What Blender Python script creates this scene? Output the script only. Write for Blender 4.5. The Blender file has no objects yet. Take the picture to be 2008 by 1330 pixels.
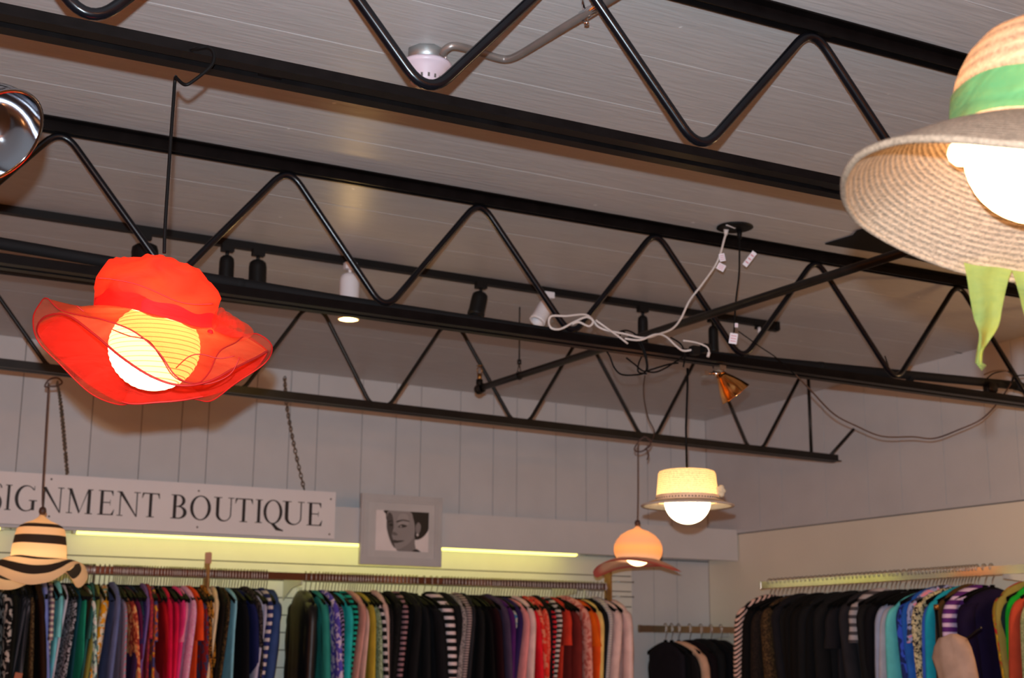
import bpy, bmesh, math, random
from mathutils import Vector, Matrix
random.seed(7)
PI = math.pi
SC = bpy.context.scene
COL = SC.collection

# ------------------------------------------------------------------ camera
S = 1.36            # metres per survey unit
CZ = 1.55           # eye height
F = 2742.8; CX, CY = 1004.0, 665.0
def _n(v): return Vector(v).normalized()
AX = _n((6370-CX, 1327-CY, F)); AY = _n((-473-CX, 1273-CY, F))
AY = (AY - AX*AX.dot(AY)).normalized()
AZ = AX.cross(AY)
if AZ.y > 0: AZ = -AZ
def ray(px, py):
    v = _n((px-CX, py-CY, F))
    return Vector((AX.dot(v), AY.dot(v), AZ.dot(v)))
def W(p): return Vector((p[0]*S, p[1]*S, p[2]*S+CZ))
def oy(px, py, Y): r = ray(px, py); return W(r*(Y/r.y))
def ox(px, py, X): r = ray(px, py); return W(r*(X/r.x))
def oz(px, py, Z): r = ray(px, py); return W(r*(Z/r.z))
cr = Vector((AX.x, AY.x, AZ.x)); cu = -Vector((AX.y, AY.y, AZ.y)); cf = Vector((AX.z, AY.z, AZ.z))
M = Matrix((cr, cu, -cf)).transposed().to_4x4(); M.translation = Vector((0, 0, CZ))
cam = bpy.data.cameras.new('camera'); camo = bpy.data.objects.new('camera', cam); COL.objects.link(camo)
camo.matrix_world = M
cam.sensor_width = 36; cam.lens = F/2008*36; cam.clip_start = .05
cam.dof.use_dof = True; cam.dof.focus_distance = 2.6; cam.dof.aperture_fstop = 8.0
SC.camera = camo

# ------------------------------------------------------------------ light and exposure
vs = SC.view_settings
vs.view_transform = 'Standard'; vs.look = 'None'; vs.gamma = 1; vs.use_curve_mapping = False; vs.exposure = 0
wd = bpy.data.worlds.new('World'); SC.world = wd; wd.use_nodes = True
wd.node_tree.nodes['Background'].inputs[0].default_value = (1, .25, .035, 1)
wd.node_tree.nodes['Background'].inputs[1].default_value = 1.08
def lamp(kind, name, loc, energy, color, **k):
    l = bpy.data.lights.new(name, kind); l.energy = energy; l.color = color
    for a, b in k.items(): setattr(l, a, b)
    o = bpy.data.objects.new(name, l); COL.objects.link(o); o.location = loc; return o
fl = lamp('SPOT', 'camera_flash', Vector((0, 0, CZ)) + cu*.095 - cr*.012, 720, (.66, .81, .92),
          shadow_soft_size=.012, spot_size=math.radians(96), spot_blend=1.0)
fl.rotation_euler = M.to_euler()
# incandescent shop lamps in the room behind the photographer
for (x, y, z, e) in ((-1.6, -1.2, 2.35, 40), (1.8, -1.8, 2.35, 40), (.2, -3.4, 2.3, 50)):
    lamp('POINT', 'shop_lamp', (x, y, z), e, (1, .42, .14), shadow_soft_size=.09)

lamp('POINT', 'shop_lamp', (5.0, 3.75, 2.35), 16, (1, .60, .27), shadow_soft_size=.09)

# ------------------------------------------------------------------ materials
MATS = {}
def nodes(name):
    m = bpy.data.materials.new(name); m.use_nodes = True
    nt = m.node_tree; b = nt.nodes['Principled BSDF']; return m, nt, b
def N(nt, t, **k):
    n = nt.nodes.new(t)
    for a, b in k.items():
        if a.startswith('i_'):
            key = a[2:]; key = int(key) if key.isdigit() else key.replace('_', ' ')
            n.inputs[key].default_value = b
        else: setattr(n, a, b)
    return n
def c4(c): return (c[0], c[1], c[2], 1)
def hexc(h):
    v = [int(h[i:i+2], 16)/255 for i in (0, 2, 4)]
    return tuple(((x+.055)/1.055)**2.4 if x > .04045 else x/12.92 for x in v)
def bump(nt, b, src, strength, dist=.01):
    bp = N(nt, 'ShaderNodeBump'); bp.inputs['Strength'].default_value = strength; bp.inputs['Distance'].default_value = dist
    nt.links.new(src, bp.inputs['Height']); nt.links.new(bp.outputs[0], b.inputs['Normal']); return bp
def mapping(nt, scale=(1, 1, 1), rot=(0, 0, 0), out='Object'):
    tc = N(nt, 'ShaderNodeTexCoord'); mp = N(nt, 'ShaderNodeMapping')
    mp.inputs['Scale'].default_value = scale; mp.inputs['Rotation'].default_value = rot
    nt.links.new(tc.outputs[out], mp.inputs[0]); return mp.outputs[0]
def ramp(nt, fac, stops, interp='LINEAR'):
    r = N(nt, 'ShaderNodeValToRGB'); cr_ = r.color_ramp; cr_.interpolation = interp
    while len(cr_.elements) < len(stops): cr_.elements.new(.5)
    for e, (p, c) in zip(cr_.elements, stops): e.position = p; e.color = c4(c)
    nt.links.new(fac, r.inputs[0]); return r.outputs[0]
def mat(name, col, rough=.6, metal=0, spec=.5, noise=0, nscale=8, stretch=(1, 1, 1), bumpy=0, coat=0):
    if name in MATS: return MATS[name]
    m, nt, b = nodes(name)
    b.inputs['Base Color'].default_value = c4(col); b.inputs['Roughness'].default_value = rough
    b.inputs['Metallic'].default_value = metal; b.inputs['Specular IOR Level'].default_value = spec
    b.inputs['Coat Weight'].default_value = coat
    v = mapping(nt, stretch); n = N(nt, 'ShaderNodeTexNoise'); n.inputs['Scale'].default_value = nscale; n.inputs['Detail'].default_value = 5
    nt.links.new(v, n.inputs[0])
    k = noise or .06
    c = ramp(nt, n.outputs[0], [(.3, [x*(1-k) for x in col]), (.7, [min(1, x*(1+k)) for x in col])])
    nt.links.new(c, b.inputs['Base Color'])
    if bumpy: bump(nt, b, n.outputs[0], bumpy, .004)
    MATS[name] = m; return m
def emis(name, col, strength):
    m, nt, b = nodes(name)
    b.inputs['Base Color'].default_value = c4(col); b.inputs['Emission Color'].default_value = c4(col)
    b.inputs['Emission Strength'].default_value = strength; MATS[name] = m; return m

def ceiling_mat():
    m, nt, b = nodes('painted_ceiling_boards')
    v = mapping(nt, (.9, 9, 1)); n = N(nt, 'ShaderNodeTexNoise'); n.inputs['Scale'].default_value = 7; n.inputs['Detail'].default_value = 8; n.inputs['Distortion'].default_value = .6
    nt.links.new(v, n.inputs[0])
    v2 = mapping(nt, (1, 1, 1)); vo = N(nt, 'ShaderNodeTexNoise'); vo.inputs['Scale'].default_value = 26; vo.inputs['Detail'].default_value = 1
    nt.links.new(v2, vo.inputs[0])
    base = ramp(nt, n.outputs[0], [(.3, (.50, .47, .455)), (.7, (.56, .53, .515))])
    sp = ramp(nt, vo.outputs[0], [(0, (0, 0, 0)), (.795, (0, 0, 0)), (.815, (1, 1, 1))])
    mx = N(nt, 'ShaderNodeMix', data_type='RGBA'); nt.links.new(sp, mx.inputs[0]); nt.links.new(base, mx.inputs[6]); mx.inputs[7].default_value = (.80, .78, .76, 1)
    nt.links.new(mx.outputs[2], b.inputs['Base Color'])
    b.inputs['Roughness'].default_value = .38; b.inputs['Specular IOR Level'].default_value = .35
    bump(nt, b, n.outputs[0], .30, .006)
    return m
M_CEIL = ceiling_mat()
M_WALL = mat('white_painted_planks', (.60, .605, .61), .55, noise=.04, nscale=4, bumpy=.05)
M_GAP = mat('dark_plank_gap', (.10, .09, .08), .9)  # behind the planks, the shade in the seams is put into this colour
M_DRY = mat('cream_drywall', (.82, .77, .64), .8, noise=.03, nscale=2)
M_TRIM = mat('painted_trim', (.82, .82, .80), .5)
M_FLOOR = mat('carpet_floor', (.22, .18, .15), .95, noise=.3, nscale=60)
M_BLACK = mat('black_gloss_paint', (.004, .0042, .006), .24, spec=.34, noise=.3, nscale=20, bumpy=.05)
M_CHORD = mat('black_chord_paint', (.0045, .0035, .0035), .33, spec=.10, noise=.3, nscale=20, bumpy=.04)
M_BLACK2 = mat('black_worn_paint', (.009, .0075, .0065), .4, spec=.3, noise=.35, nscale=16, bumpy=.08)
M_FOAM = mat('black_pipe_insulation', (.010, .0095, .010), .75, spec=.15)
M_PLASTIC = mat('black_plastic', (.006, .006, .006), .5, spec=.2)
M_HANG = mat('matt_black_hanger', (.004, .004, .004), .6, spec=.06)
M_CORD = mat('black_cord', (.005, .0045, .0045), .5, spec=.08)
M_BCORD = mat('brown_cord', (.07, .032, .022), .5)
M_WCORD = mat('white_cord', (.62, .56, .52), .5)
M_CHROME = mat('chrome', (.80, .80, .82), .12, metal=1)
M_REFL = mat('spun_aluminium', (.30, .30, .32), .10, metal=1, noise=.04)
M_CHROME_AMBER = mat('chrome_amber_reflection', (.80, .38, .12), .14, metal=1)  # amber reflection on the chrome, put into the base colour
M_STEEL = mat('galvanised_steel', (.34, .36, .36), .45, metal=.8, noise=.15, nscale=12)
M_COND = mat('grey_conduit', (.30, .27, .25), .40, metal=.6, noise=.2)
M_DET = mat('white_detector_plastic', (.60, .50, .56), .4)
M_WHITE = mat('white_plastic', (.72, .70, .72), .4)
M_TAG = mat('white_paper_tag', (.80, .77, .82), .7)
M_TAGRED = mat('red_print_on_tag', (.62, .25, .28), .7)
M_SIGN = mat('white_sign_board', (.80, .78, .78), .5, noise=.015)
M_LETTER = mat('black_lettering', (.012, .007, .006), .6)
M_SLAT = mat('white_slatwall', (.78, .77, .70), .5, noise=.02)
M_SLATGAP = mat('slatwall_groove', (.16, .15, .11), .8)
M_RAIL = mat('dark_chrome_rail', (.13, .085, .08), .26, metal=1, noise=.06)
M_RAIL2 = mat('polished_rail', (.70, .70, .66), .16, metal=1, noise=.05)
M_HOOK = mat('hanger_hook_steel', (.36, .34, .32), .3, metal=1)
M_WOOD = mat('orange_wood', (.36, .17, .04), .5, noise=.2, nscale=14)
M_FRAME = mat('grey_picture_frame', (.50, .50, .50), .45)
M_MATB = mat('picture_mat_board', (.56, .55, .54), .8)
M_CHAIN = mat('tarnished_chain', (.20, .17, .13), .4, metal=.9)
M_RUST = mat('brass_fitting', (.35, .17, .05), .35, metal=.9)
M_GREY = mat('grey_clear_bracket', (.55, .57, .55), .3)
M_TUBE = emis('fluorescent_tube', (1, .91, .20), 3.1)

# ------------------------------------------------------------------ mesh helpers
class MB:
    def __init__(s): s.bm = bmesh.new()
    def quad(s, pts, mi=0):
        f = s.bm.faces.new([s.bm.verts.new(p) for p in pts]); f.material_index = mi; return f
    def box(s, c, d, rot=None, mi=0):
        v = []
        for sx in (-1, 1):
            for sy in (-1, 1):
                for sz in (-1, 1):
                    p = Vector((sx*d[0]/2, sy*d[1]/2, sz*d[2]/2))
                    if rot: p = rot @ p
                    v.append(s.bm.verts.new(Vector(c)+p))
        for q in ((0, 1, 3, 2), (4, 6, 7, 5), (0, 4, 5, 1), (2, 3, 7, 6), (0, 2, 6, 4), (1, 5, 7, 3)):
            f = s.bm.faces.new([v[i] for i in q]); f.material_index = mi
    def prism(s, poly, depth, fn, mi=0):
        """poly: 2D points; fn(a, b, t) -> 3D; t is 0 or depth"""
        A = [s.bm.verts.new(fn(a, b, 0)) for a, b in poly]; B = [s.bm.verts.new(fn(a, b, depth)) for a, b in poly]
        n = len(poly)
        fs = [s.bm.faces.new(A), s.bm.faces.new(B[::-1])]
        for i in range(n): fs.append(s.bm.faces.new([A[i], B[i], B[(i+1) % n], A[(i+1) % n]]))
        for f in fs: f.material_index = mi
    def extr(s, poly, A, B, side, up, mi=0):
        """2D profile swept straight from A to B"""
        A, B = Vector(A), Vector(B)
        va = [s.bm.verts.new(A+side*a+up*b) for a, b in poly]; vb = [s.bm.verts.new(B+side*a+up*b) for a, b in poly]
        n = len(poly)
        s.bm.faces.new(va); s.bm.faces.new(vb[::-1])
        for i in range(n): s.bm.faces.new([va[i], vb[i], vb[(i+1) % n], va[(i+1) % n]])
    def tube(s, pts, r, seg=8, closed=False, cap=True, mi=0):
        pts = [Vector(p) for p in pts]; n = len(pts); rr = r if isinstance(r, (list, tuple)) else [r]*n
        rings = []; prev = None
        for i, p in enumerate(pts):
            if closed: t = pts[(i+1) % n]-pts[i-1]
            else: t = (pts[min(i+1, n-1)]-pts[max(i-1, 0)])
            t = t.normalized() if t.length > 1e-9 else Vector((0, 0, 1))
            if prev is None:
                a = Vector((0, 0, 1)) if abs(t.z) < .9 else Vector((1, 0, 0)); u = t.cross(a).normalized()
            else: u = (prev-t*t.dot(prev)); u = u.normalized() if u.length > 1e-6 else t.orthogonal().normalized()
            prev = u; w = t.cross(u)
            rings.append([s.bm.verts.new(p+(u*math.cos(2*PI*k/seg)+w*math.sin(2*PI*k/seg))*rr[i]) for k in range(seg)])
        m = n if closed else n-1
        for i in range(m):
            a, b = rings[i], rings[(i+1) % n]
            for k in range(seg):
                f = s.bm.faces.new([a[k], a[(k+1) % seg], b[(k+1) % seg], b[k]]); f.smooth = True; f.material_index = mi
        if cap and not closed:
            f = s.bm.faces.new(rings[0][::-1]); f.material_index = mi; f = s.bm.faces.new(rings[-1]); f.material_index = mi
    def lathe(s, prof, seg=32, c=(0, 0, 0), mi=0, axis=None):
        c = Vector(c); q = axis.to_track_quat('Z', 'Y') if axis else None
        rings = []
        for r, z in prof:
            ring = []
            for k in range(seg):
                p = Vector((r*math.cos(2*PI*k/seg), r*math.sin(2*PI*k/seg), z))
                if q: p = q @ p
                ring.append(s.bm.verts.new(c+p))
            rings.append(ring)
        for a, b in zip(rings, rings[1:]):
            for k in range(seg):
                f = s.bm.faces.new([a[k], a[(k+1) % seg], b[(k+1) % seg], b[k]]); f.smooth = True; f.material_index = mi
        for rg, pr in ((rings[0], prof[0]), (rings[-1], prof[-1])):
            if 1e-6 < pr[0] < .02: s.bm.faces.new(rg).material_index = mi
    def grid(s, rows, closed=True, mi=0, uv=None):
        """rows of points; UV u along a row, v along the rows"""
        L = s.bm.loops.layers.uv.verify()
        R = [[s.bm.verts.new(p) for p in r] for r in rows]; n = len(rows[0])
        for i in range(len(R)-1):
            for k in range(n if closed else n-1):
                k2 = (k+1) % n
                f = s.bm.faces.new([R[i][k], R[i][k2], R[i+1][k2], R[i+1][k]]); f.smooth = True; f.material_index = mi
                v0, v1 = (uv[i], uv[i+1]) if uv else (i/(len(R)-1), (i+1)/(len(R)-1))
                for lp, (a, b) in zip(f.loops, ((k/n, v0), ((k+1)/n, v0), ((k+1)/n, v1), (k/n, v1))): lp[L].uv = (a, b)
    def sphere(s, c, r, seg=20, mi=0):
        c = Vector(c)
        q = [(max(1e-5, math.sin(PI*i/(seg//2))), math.cos(PI*i/(seg//2))) for i in range(seg//2+1)]
        s.lathe([(a*r, b*r) for a, b in q], seg, c, mi)
    def build(s, name, mats, parent=None, recalc=True, loc=None):
        bmesh.ops.remove_doubles(s.bm, verts=s.bm.verts, dist=1e-6)
        if recalc: bmesh.ops.recalc_face_normals(s.bm, faces=s.bm.faces)
        me = bpy.data.meshes.new(name)
        if parent is not None or loc is not None:
            o = parent.matrix_world if parent is not None else Matrix.Translation(loc)
            # vertices are given in the parent's own space when local=True was used by the caller
        s.bm.to_mesh(me); s.bm.free()
        for m in (mats if isinstance(mats, (list, tuple)) else [mats]): me.materials.append(m)
        ob = bpy.data.objects.new(name, me); COL.objects.link(ob)
        if parent is not None: ob.parent = parent
        return ob
def wpart(mb, name, mats, parent):
    """world-space mesh made a child of an Empty that sits elsewhere"""
    inv = TF[parent.name].inverted()
    bmesh.ops.transform(mb.bm, matrix=inv, verts=mb.bm.verts)
    return mb.build(name, mats, parent)
TF = {}
def tag(o, label=None, cat=None, group=None, kind=None):
    if label: o['label'] = label
    if cat: o['category'] = cat
    if group: o['group'] = group
    if kind: o['kind'] = kind
    return o
def thing(name, loc, label, cat, rotz=0, group=None):
    o = bpy.data.objects.new(name, None); COL.objects.link(o); o.empty_display_size = .05
    o.location = loc; o.rotation_euler = (0, 0, rotz)
    TF[o.name] = Matrix.Translation(Vector(loc)) @ Matrix.Rotation(rotz, 4, 'Z')
    return tag(o, label, cat, group)
def struct(mb, name, mats, parent=None):
    o = mb.build(name, mats, parent)
    if parent is None: o['kind'] = 'structure'
    return o
def recenter(o):
    me = o.data; n = len(me.vertices); c = Vector((0, 0, 0))
    for v in me.vertices: c += v.co
    c /= n; me.transform(Matrix.Translation(-c)); o.location = c; return o
def smooth(pts, sub=6, closed=False):
    pts = [Vector(p) for p in pts]; n = len(pts); out = []
    g = lambda i: pts[i % n] if closed else pts[max(0, min(n-1, i))]
    for i in range(n if closed else n-1):
        a, b, c, d = g(i-1), g(i), g(i+1), g(i+2)
        for k in range(sub):
            t = k/sub
            out.append(.5*((2*b)+(c-a)*t+(2*a-5*b+4*c-d)*t*t+(3*b-a-3*c+d)*t**3))
    if not closed: out.append(pts[-1])
    return out
X_, Y_, Z_ = Vector((1, 0, 0)), Vector((0, 1, 0)), Vector((0, 0, 1))

# ------------------------------------------------------------------ room shell
H = 1.2; YW = 5.75; XR = 4.12
def zc(X, Y):           # the roof deck twists a little towards the back wall (survey units)
    return H-.0176*(X-2.1)*max(0.0, (Y-3.2)/2.55)
X0, X1, Y0 = -4.5, XR, -3.5
mb = MB(); ys = []
y = Y0
seams = [2.98+.2475*k for k in range(-27, 13)]
prof = [(Y0, 0)]
for sy in seams:
    if Y0+.05 < sy < YW+.1:
        d = .0015 if int(round((sy-2.98)/.2475)) % 2 == 0 else .0010
        prof += [(sy-d, 0), (sy, d*.9), (sy+d, 0)]
prof.append((YW+.12, 0))
xs = [X0+(X1+.15-X0)*i/24 for i in range(25)]
for i in range(24):
    for (ya, za), (yb, zb) in zip(prof, prof[1:]):
        p = [(xs[i], ya, zc(xs[i], ya)+za), (xs[i+1], ya, zc(xs[i+1], ya)+za), (xs[i+1], yb, zc(xs[i+1], yb)+zb), (xs[i], yb, zc(xs[i], yb)+zb)]
        mb.quad([W(q) for q in p])
# deck thickness above
mb.quad([W(q) for q in ((X0, Y0, H+.14), (X0, YW+.12, H+.14), (X1+.15, YW+.12, H+.14), (X1+.15, Y0, H+.14))])
struct(mb, 'ceiling', M_CEIL)
mb = MB(); mb.box(((X0+X1)/2*S, (Y0+YW)/2*S, -.05), ((X1-X0+.3)*S, (YW-Y0+.3)*S, .1)); struct(mb, 'floor', M_FLOOR)

ZTR = .579
def planks(mb, seams, a0, a1, zlo, ztop, fn, th=.018, gap=.004):
    e = [a0]+sorted(seams)+[a1]
    for i in range(len(e)-1):
        a, b = e[i]+gap/S*.5, e[i+1]-gap/S*.5
        lo = [fn(a, 0, zlo), fn(b, 0, zlo), fn(b, th/S, zlo), fn(a, th/S, zlo)]
        hi = [fn(a, 0, ztop(a)), fn(b, 0, ztop(b)), fn(b, th/S, ztop(b)), fn(a, th/S, ztop(a))]
        v = [mb.bm.verts.new(p) for p in lo+hi]
        for q in ((0, 1, 5, 4), (1, 2, 6, 5), (2, 3, 7, 6), (3, 0, 4, 7), (0, 3, 2, 1), (4, 5, 6, 7)):
            mb.bm.faces.new([v[k] for k in q])
sb = [s*.9914 for s in (.823, 1.102, 1.304, 1.471, 1.585, 1.791, 1.944, 2.072, 2.282, 2.447, 2.570, 2.770, 2.942, 3.067, 3.279, 3.446, 3.568, 3.80, 3.94)]
x = .60
while x > X0+.2: sb.append(x); x -= random.choice((.12, .16, .21, .26))
zw = lambda a: zc(a, YW)+.02
mb = MB()
planks(mb, sb, X0, XR, .46, zw, lambda a, t, z: W((a, YW+t, z)))
n0 = len(mb.bm.faces)
mb.box(W(((X0+XR)/2, YW+.05, 0))*1 + Vector((0, 0, 0)), ((XR-X0)*S, .02, .1), mi=1)
mb.box(Vector(((X0+XR)/2*S, (YW+.0135+.04)*S, (CZ+H*S+.15)/2)), ((XR-X0+.2)*S, .10, CZ+H*S+.15), mi=1)
struct(mb, 'wall_back', [M_WALL, M_GAP])
mb = MB()   # plain planked strip of the back wall right of the slatwall
planks(mb, [3.795, 3.93], 3.665, XR, -CZ/S, lambda a: .455, lambda a, t, z: W((a, YW+t, z)))
struct(mb, 'wall_back_lower', [M_WALL])
sr = [5.328, 5.157, 4.849, 4.577, 4.377, 4.13, 3.901, 3.75, 3.52, 3.3, 3.12, 2.9, 2.66, 2.5, 2.2, 2.0, 1.7, 1.5, 1.2, 1.0, .8, .5, .2, 0, -.3, -.6, -.9, -1.2, -1.6, -2, -2.4, -2.8]
mb = MB()
planks(mb, sr, Y0, YW, ZTR, lambda a: zc(XR, a)+.02, lambda a, t, z: W((XR+t, a, z)))
mb.box(Vector(((XR+.0135+.04)*S, (Y0+YW)/2*S, (CZ+H*S+.15)/2)), (.10, (YW-Y0)*S, CZ+H*S+.15), mi=1)
mb.box(Vector((XR*S+.0125, (Y0+YW)/2*S, (CZ+ZTR*S)/2-.002)), (.022, (YW-Y0)*S, CZ+ZTR*S-.006), mi=2)
struct(mb, 'wall_right', [M_WALL, M_GAP, M_DRY])
mb = MB(); mb.box(Vector((XR*S-.006, (Y0+YW)/2*S, CZ+(ZTR+.009)*S)), (.02, (YW-Y0)*S, .022)); struct(mb, 'trim_1', M_WALL)
# boxed valance that carries the sign, with the light trough behind it
YV = 5.50
mb = MB()
mb.box(Vector(((X0+XR)/2*S, YV*S+.011, CZ+.522*S)), ((XR-X0)*S-.02, .022, .148*S))
mb.box(Vector(((X0+XR)/2*S, (YV+YW)/2*S+.008, CZ+.590*S)), ((XR-X0)*S-.02, (YW-YV)*S-.03, .016))
struct(mb, 'trim_2', M_WALL)
# slatwall below
mb = MB()
zs = [.459]+[.37-.0715*k for k in range(0, 20)]
zs = [z for z in zs if z > -1.0]+[-1.08]
for a, b in zip(zs, zs[1:]):
    mb.box(W(((X0+3.66)/2, YW-.008, (a+b)/2)), ((3.66-X0)*S, .016, (a-b)*S-.0065))
mb.box(W(((X0+3.66)/2, YW-.001, (.459-1.08)/2)), ((3.66-X0)*S, .010, (.459+1.08)*S), mi=1)
struct(mb, 'wall_back_slatted', [M_SLAT, M_SLATGAP])
for i, px in enumerate((590, 1150)):
    p = oy(px, 1110, YW-.02); mb = MB(); mb.box((p.x, YW*S-.026, CZ-.2), (.03, .016, 1.27))
    for k in range(24):
        for dx in (-.006, .006): mb.box((p.x+dx, YW*S-.0345, CZ+.41-k*.05), (.004, .002, .018), mi=1)
    o = mb.build('bracket_channel', [M_SLAT, M_SLATGAP])
    tag(recenter(o), ('slotted white bracket channel on slatwall in the gap between the clothes', 'slotted white bracket channel near the right end of the slatwall')[i], 'wall bracket')
# light fittings inside the valance
for i, (a, b) in enumerate(((150, 1128), (-520, -6))):
    A = oy(a, 1047, 5.60); B = oy(b, 1085, 5.60); zt = CZ+.452*S
    t = thing('fluorescent_light', (A.x, 5.60*S, zt), ('long glowing yellow fluorescent tube behind the bottom edge of the sign board', 'glowing yellow fluorescent tube under the valance at the far left')[i], 'ceiling light')
    mb = MB(); mb.tube([(0, 0, .016), (B.x-A.x, 0, .016)], .029, 16); mb.build('tube', M_TUBE, t)
    mb = MB(); mb.box(((B.x-A.x)/2, .02, .068), (B.x-A.x+.06, .07, .04)); mb.build('housing', M_TRIM, t)
    for q in (.25, B.x-A.x-.25):
        mb = MB(); mb.box((q, .02, .133), (.03, .05, .09)); mb.build('mounting_strap', M_TRIM, t)
    for q in (-.012, B.x-A.x+.012):
        mb = MB(); mb.box((q, .004, .025), (.02, .05, .07)); mb.build('tube_socket', M_WHITE, t)

# ------------------------------------------------------------------ steel joists
def zigzag(pts, rad, seg=12, flat=0):
    """bent rod with rounded corners"""
    out = [Vector(pts[0])]
    for i in range(1, len(pts)-1):
        a, b, c = Vector(pts[i-1]), Vector(pts[i]), Vector(pts[i+1])
        da, dc = (a-b), (c-b); L = min(.075, da.length*.45, dc.length*.45)
        p, q = b+da.normalized()*L, b+dc.normalized()*L
        for k in range(9):
            t = k/8; out.append(p.lerp(b, t).lerp(b.lerp(q, t), t))
    out.append(Vector(pts[-1])); return out
def joist(Y, xa, xb, zb, zt, web, rod, label, m=M_BLACK, leg=.04, wide=.045, extra=None):
    base = W((xa, Y, zb(xa)))
    t = thing('steel_joist', base, label, 'roof joist')
    g = rod+.0005; th = .005
    for nm, zf, sg in (('bottom_chord', zb, 1), ('top_chord', zt, -1)):
        mb = MB()
        for s_ in (-1, 1):
            poly = [(s_*g, 0), (s_*wide, 0), (s_*wide, sg*th), (s_*(g+th), sg*th), (s_*(g+th), sg*leg), (s_*g, sg*leg)]
            xs_ = [xa+(xb-xa)*i/4 for i in range(5)]
            for u, v in zip(xs_, xs_[1:]):
                mb.extr(poly, W((u, Y, zf(u))), W((v, Y, zf(v))), Y_, Z_)
        # spacer bars between the angles
        for k in range(int((xb-xa)/1.1)):
            xx = xa+.4+k*1.1; mb.box(W((xx, Y, zf(xx)))+Z_*sg*leg*.5, (.05, 2*g, leg*.7))
        wpart(mb, nm, M_CHORD if m is M_BLACK else m, t)
    for w in web:
        mb = MB(); mb.tube(zigzag([W((x_, Y, z_)) for x_, z_ in w], rod), rod, 12); wpart(mb, 'web_rod', m, t)
    return t
# joist 1 (nearest)
b1 = [-3.975+.5375*k for k in range(0, 16)]; b1 = [b for b in b1 if b < XR]
web = []
for b in b1: web += [(b, .868+.015), (b+.26875, 1.2-.012)]
joist(1.95, -4.2, XR, lambda x: .862-.0015, lambda x: 1.2, [web], .0125, 'nearest black steel joist, crossing the top left with the red hat lamp tied to it', leg=.036, wide=.047)
# joist 2
tp = [.491, 1.04, 1.574, 2.134, 2.715, 3.3, 3.87]; bt = [.757, 1.30, 1.835, 2.401, 2.99, 3.56]
x = .491
while x > -4.0: x -= .55; tp.insert(0, x)
bt = [(tp[i]+tp[i+1])/2+.004 for i in range(len(tp)-1)]
web = []
zb2 = lambda x: .829-.011*(x-1.2)
for i in range(len(tp)):
    web.append((tp[i], 1.2-.014))
    if i < len(bt): web.append((bt[i], zb2(bt[i])+.02))
joist(3.2, -4.2, XR, zb2, lambda x: 1.2, [web], .0115, 'second black steel joist from the camera, carrying tangled white and black cables', leg=.038, wide=.046)
# joist 3, ends short of the right wall
k3 = 4.55/4.45
zb3 = lambda x: .862-.0185*(x-.7)
bs = [-3.2, -2.64, -2.08, -1.52, -.96, -.40, .17, .755, 1.32, 1.855, 2.42, 2.985, 3.505]; web = []
tops = [b+.275 for b in bs[:-1]]
for i, b in enumerate(bs):
    web += [(b-.035, zb3(b)+.018), (b+.035, zb3(b)+.018)]
    if i < len(tops): web += [(tops[i]-.035, 1.178), (tops[i]+.035, 1.178)]
web += [(3.76, 1.165)]
YJ3 = 4.55
joist(YJ3, -4.0, 3.93, zb3, lambda x: 1.198-.004*max(0, x-2), [web, [(3.795, 1.165), (3.795, zb3(3.795)+.005)], [(4.03, .95), (3.88, zb3(3.88)+.01)]], .0095, 'third black steel joist, farthest one, ending in open air before the right wall', m=M_BLACK2, leg=.04, wide=.04)

# ------------------------------------------------------------------ pipes
def gnd(p): return Vector(p)
# insulated pipe lying along joist 2
A = oy(-500, 403, 3.30); pts = [W((-4.0, 3.275, .942))]
pp = [(-60, 467), (300, 529), (670, 590), (1000, 640), (1340, 693), (1700, 728), (1900, 747), (1990, 756)]
pts += [oy(a, b, 3.275) for a, b in pp]
t = thing('insulated_pipe', pts[0], 'thick black insulated pipe lying behind the second joist bottom chord', 'pipe')
mb = MB(); mb.tube(pts, .0195, 14); wpart(mb, 'insulation', M_FOAM, t)
for px, py in ((470, 557), (1610, 719), (1785, 739)):
    c = oy(px, py, 3.275); mb = MB(); mb.lathe([(.0196, -.012), (.0205, -.010), (.0205, .010), (.0196, .012)], 16, c, axis=X_); wpart(mb, 'joint_sleeve', M_FOAM, t)
c = oy(1946, 762, 3.25); mb = MB(); mb.lathe([(.001, -.01), (.024, -.01), (.026, 0), (.024, .01), (.001, .01)], 16, c, axis=Y_); mb.box(c+Vector((0, .02, 0)), (.02, .05, .05)); wpart(mb, 'pipe_clamp', M_BLACK2, t)
e = oy(1990, 756, 3.275); mb = MB(); mb.tube(smooth([e, e+Vector((.04, 0, -.004)), e+Vector((.07, -.01, -.03)), e+Vector((.08, -.02, -.12))], 5), .022, 14); wpart(mb, 'elbow', M_FOAM, t)
# sprinkler pipe running away from the camera through joist 2
ps = oz(1900, 452, .975); pe = W((2.30, 4.45, .93)); X_S = 2.345
P1 = Vector((2.365*S, 1.4*S, CZ+.965*S)); P2 = oy(938, 764, 4.42)
P1 = oz(1780, 492, .955); P2 = oy(940, 762, 4.52); d = (P1-P2); P1b = P1+d.normalized()*1.6
t = thing('sprinkler_pipe', P2, 'black sprinkler pipe slanting across the second joist to a capped elbow', 'pipe')
mb = MB(); mb.tube([P2, P1b], .0165, 14); wpart(mb, 'pipe', M_BLACK2, t)
mb = MB(); mb.sphere(P2+Vector((0, .005, -.004)), .026, 14); mb.lathe([(.021, -.03), (.024, -.028), (.024, .0), (.021, .002)], 14, P2-d.normalized()*-.03, axis=d.normalized()); mb.tube([P2, P2+Z_*.045], .017, 10); wpart(mb, 'elbow', M_BLACK2, t)
mb = MB(); mb.tube([P2+Z_*.04, P2+Z_*.075], .011, 10); mb.lathe([(.001, 0), (.016, .001), (.016, .004), (.001, .005)], 12, P2+Z_*.112)
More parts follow.
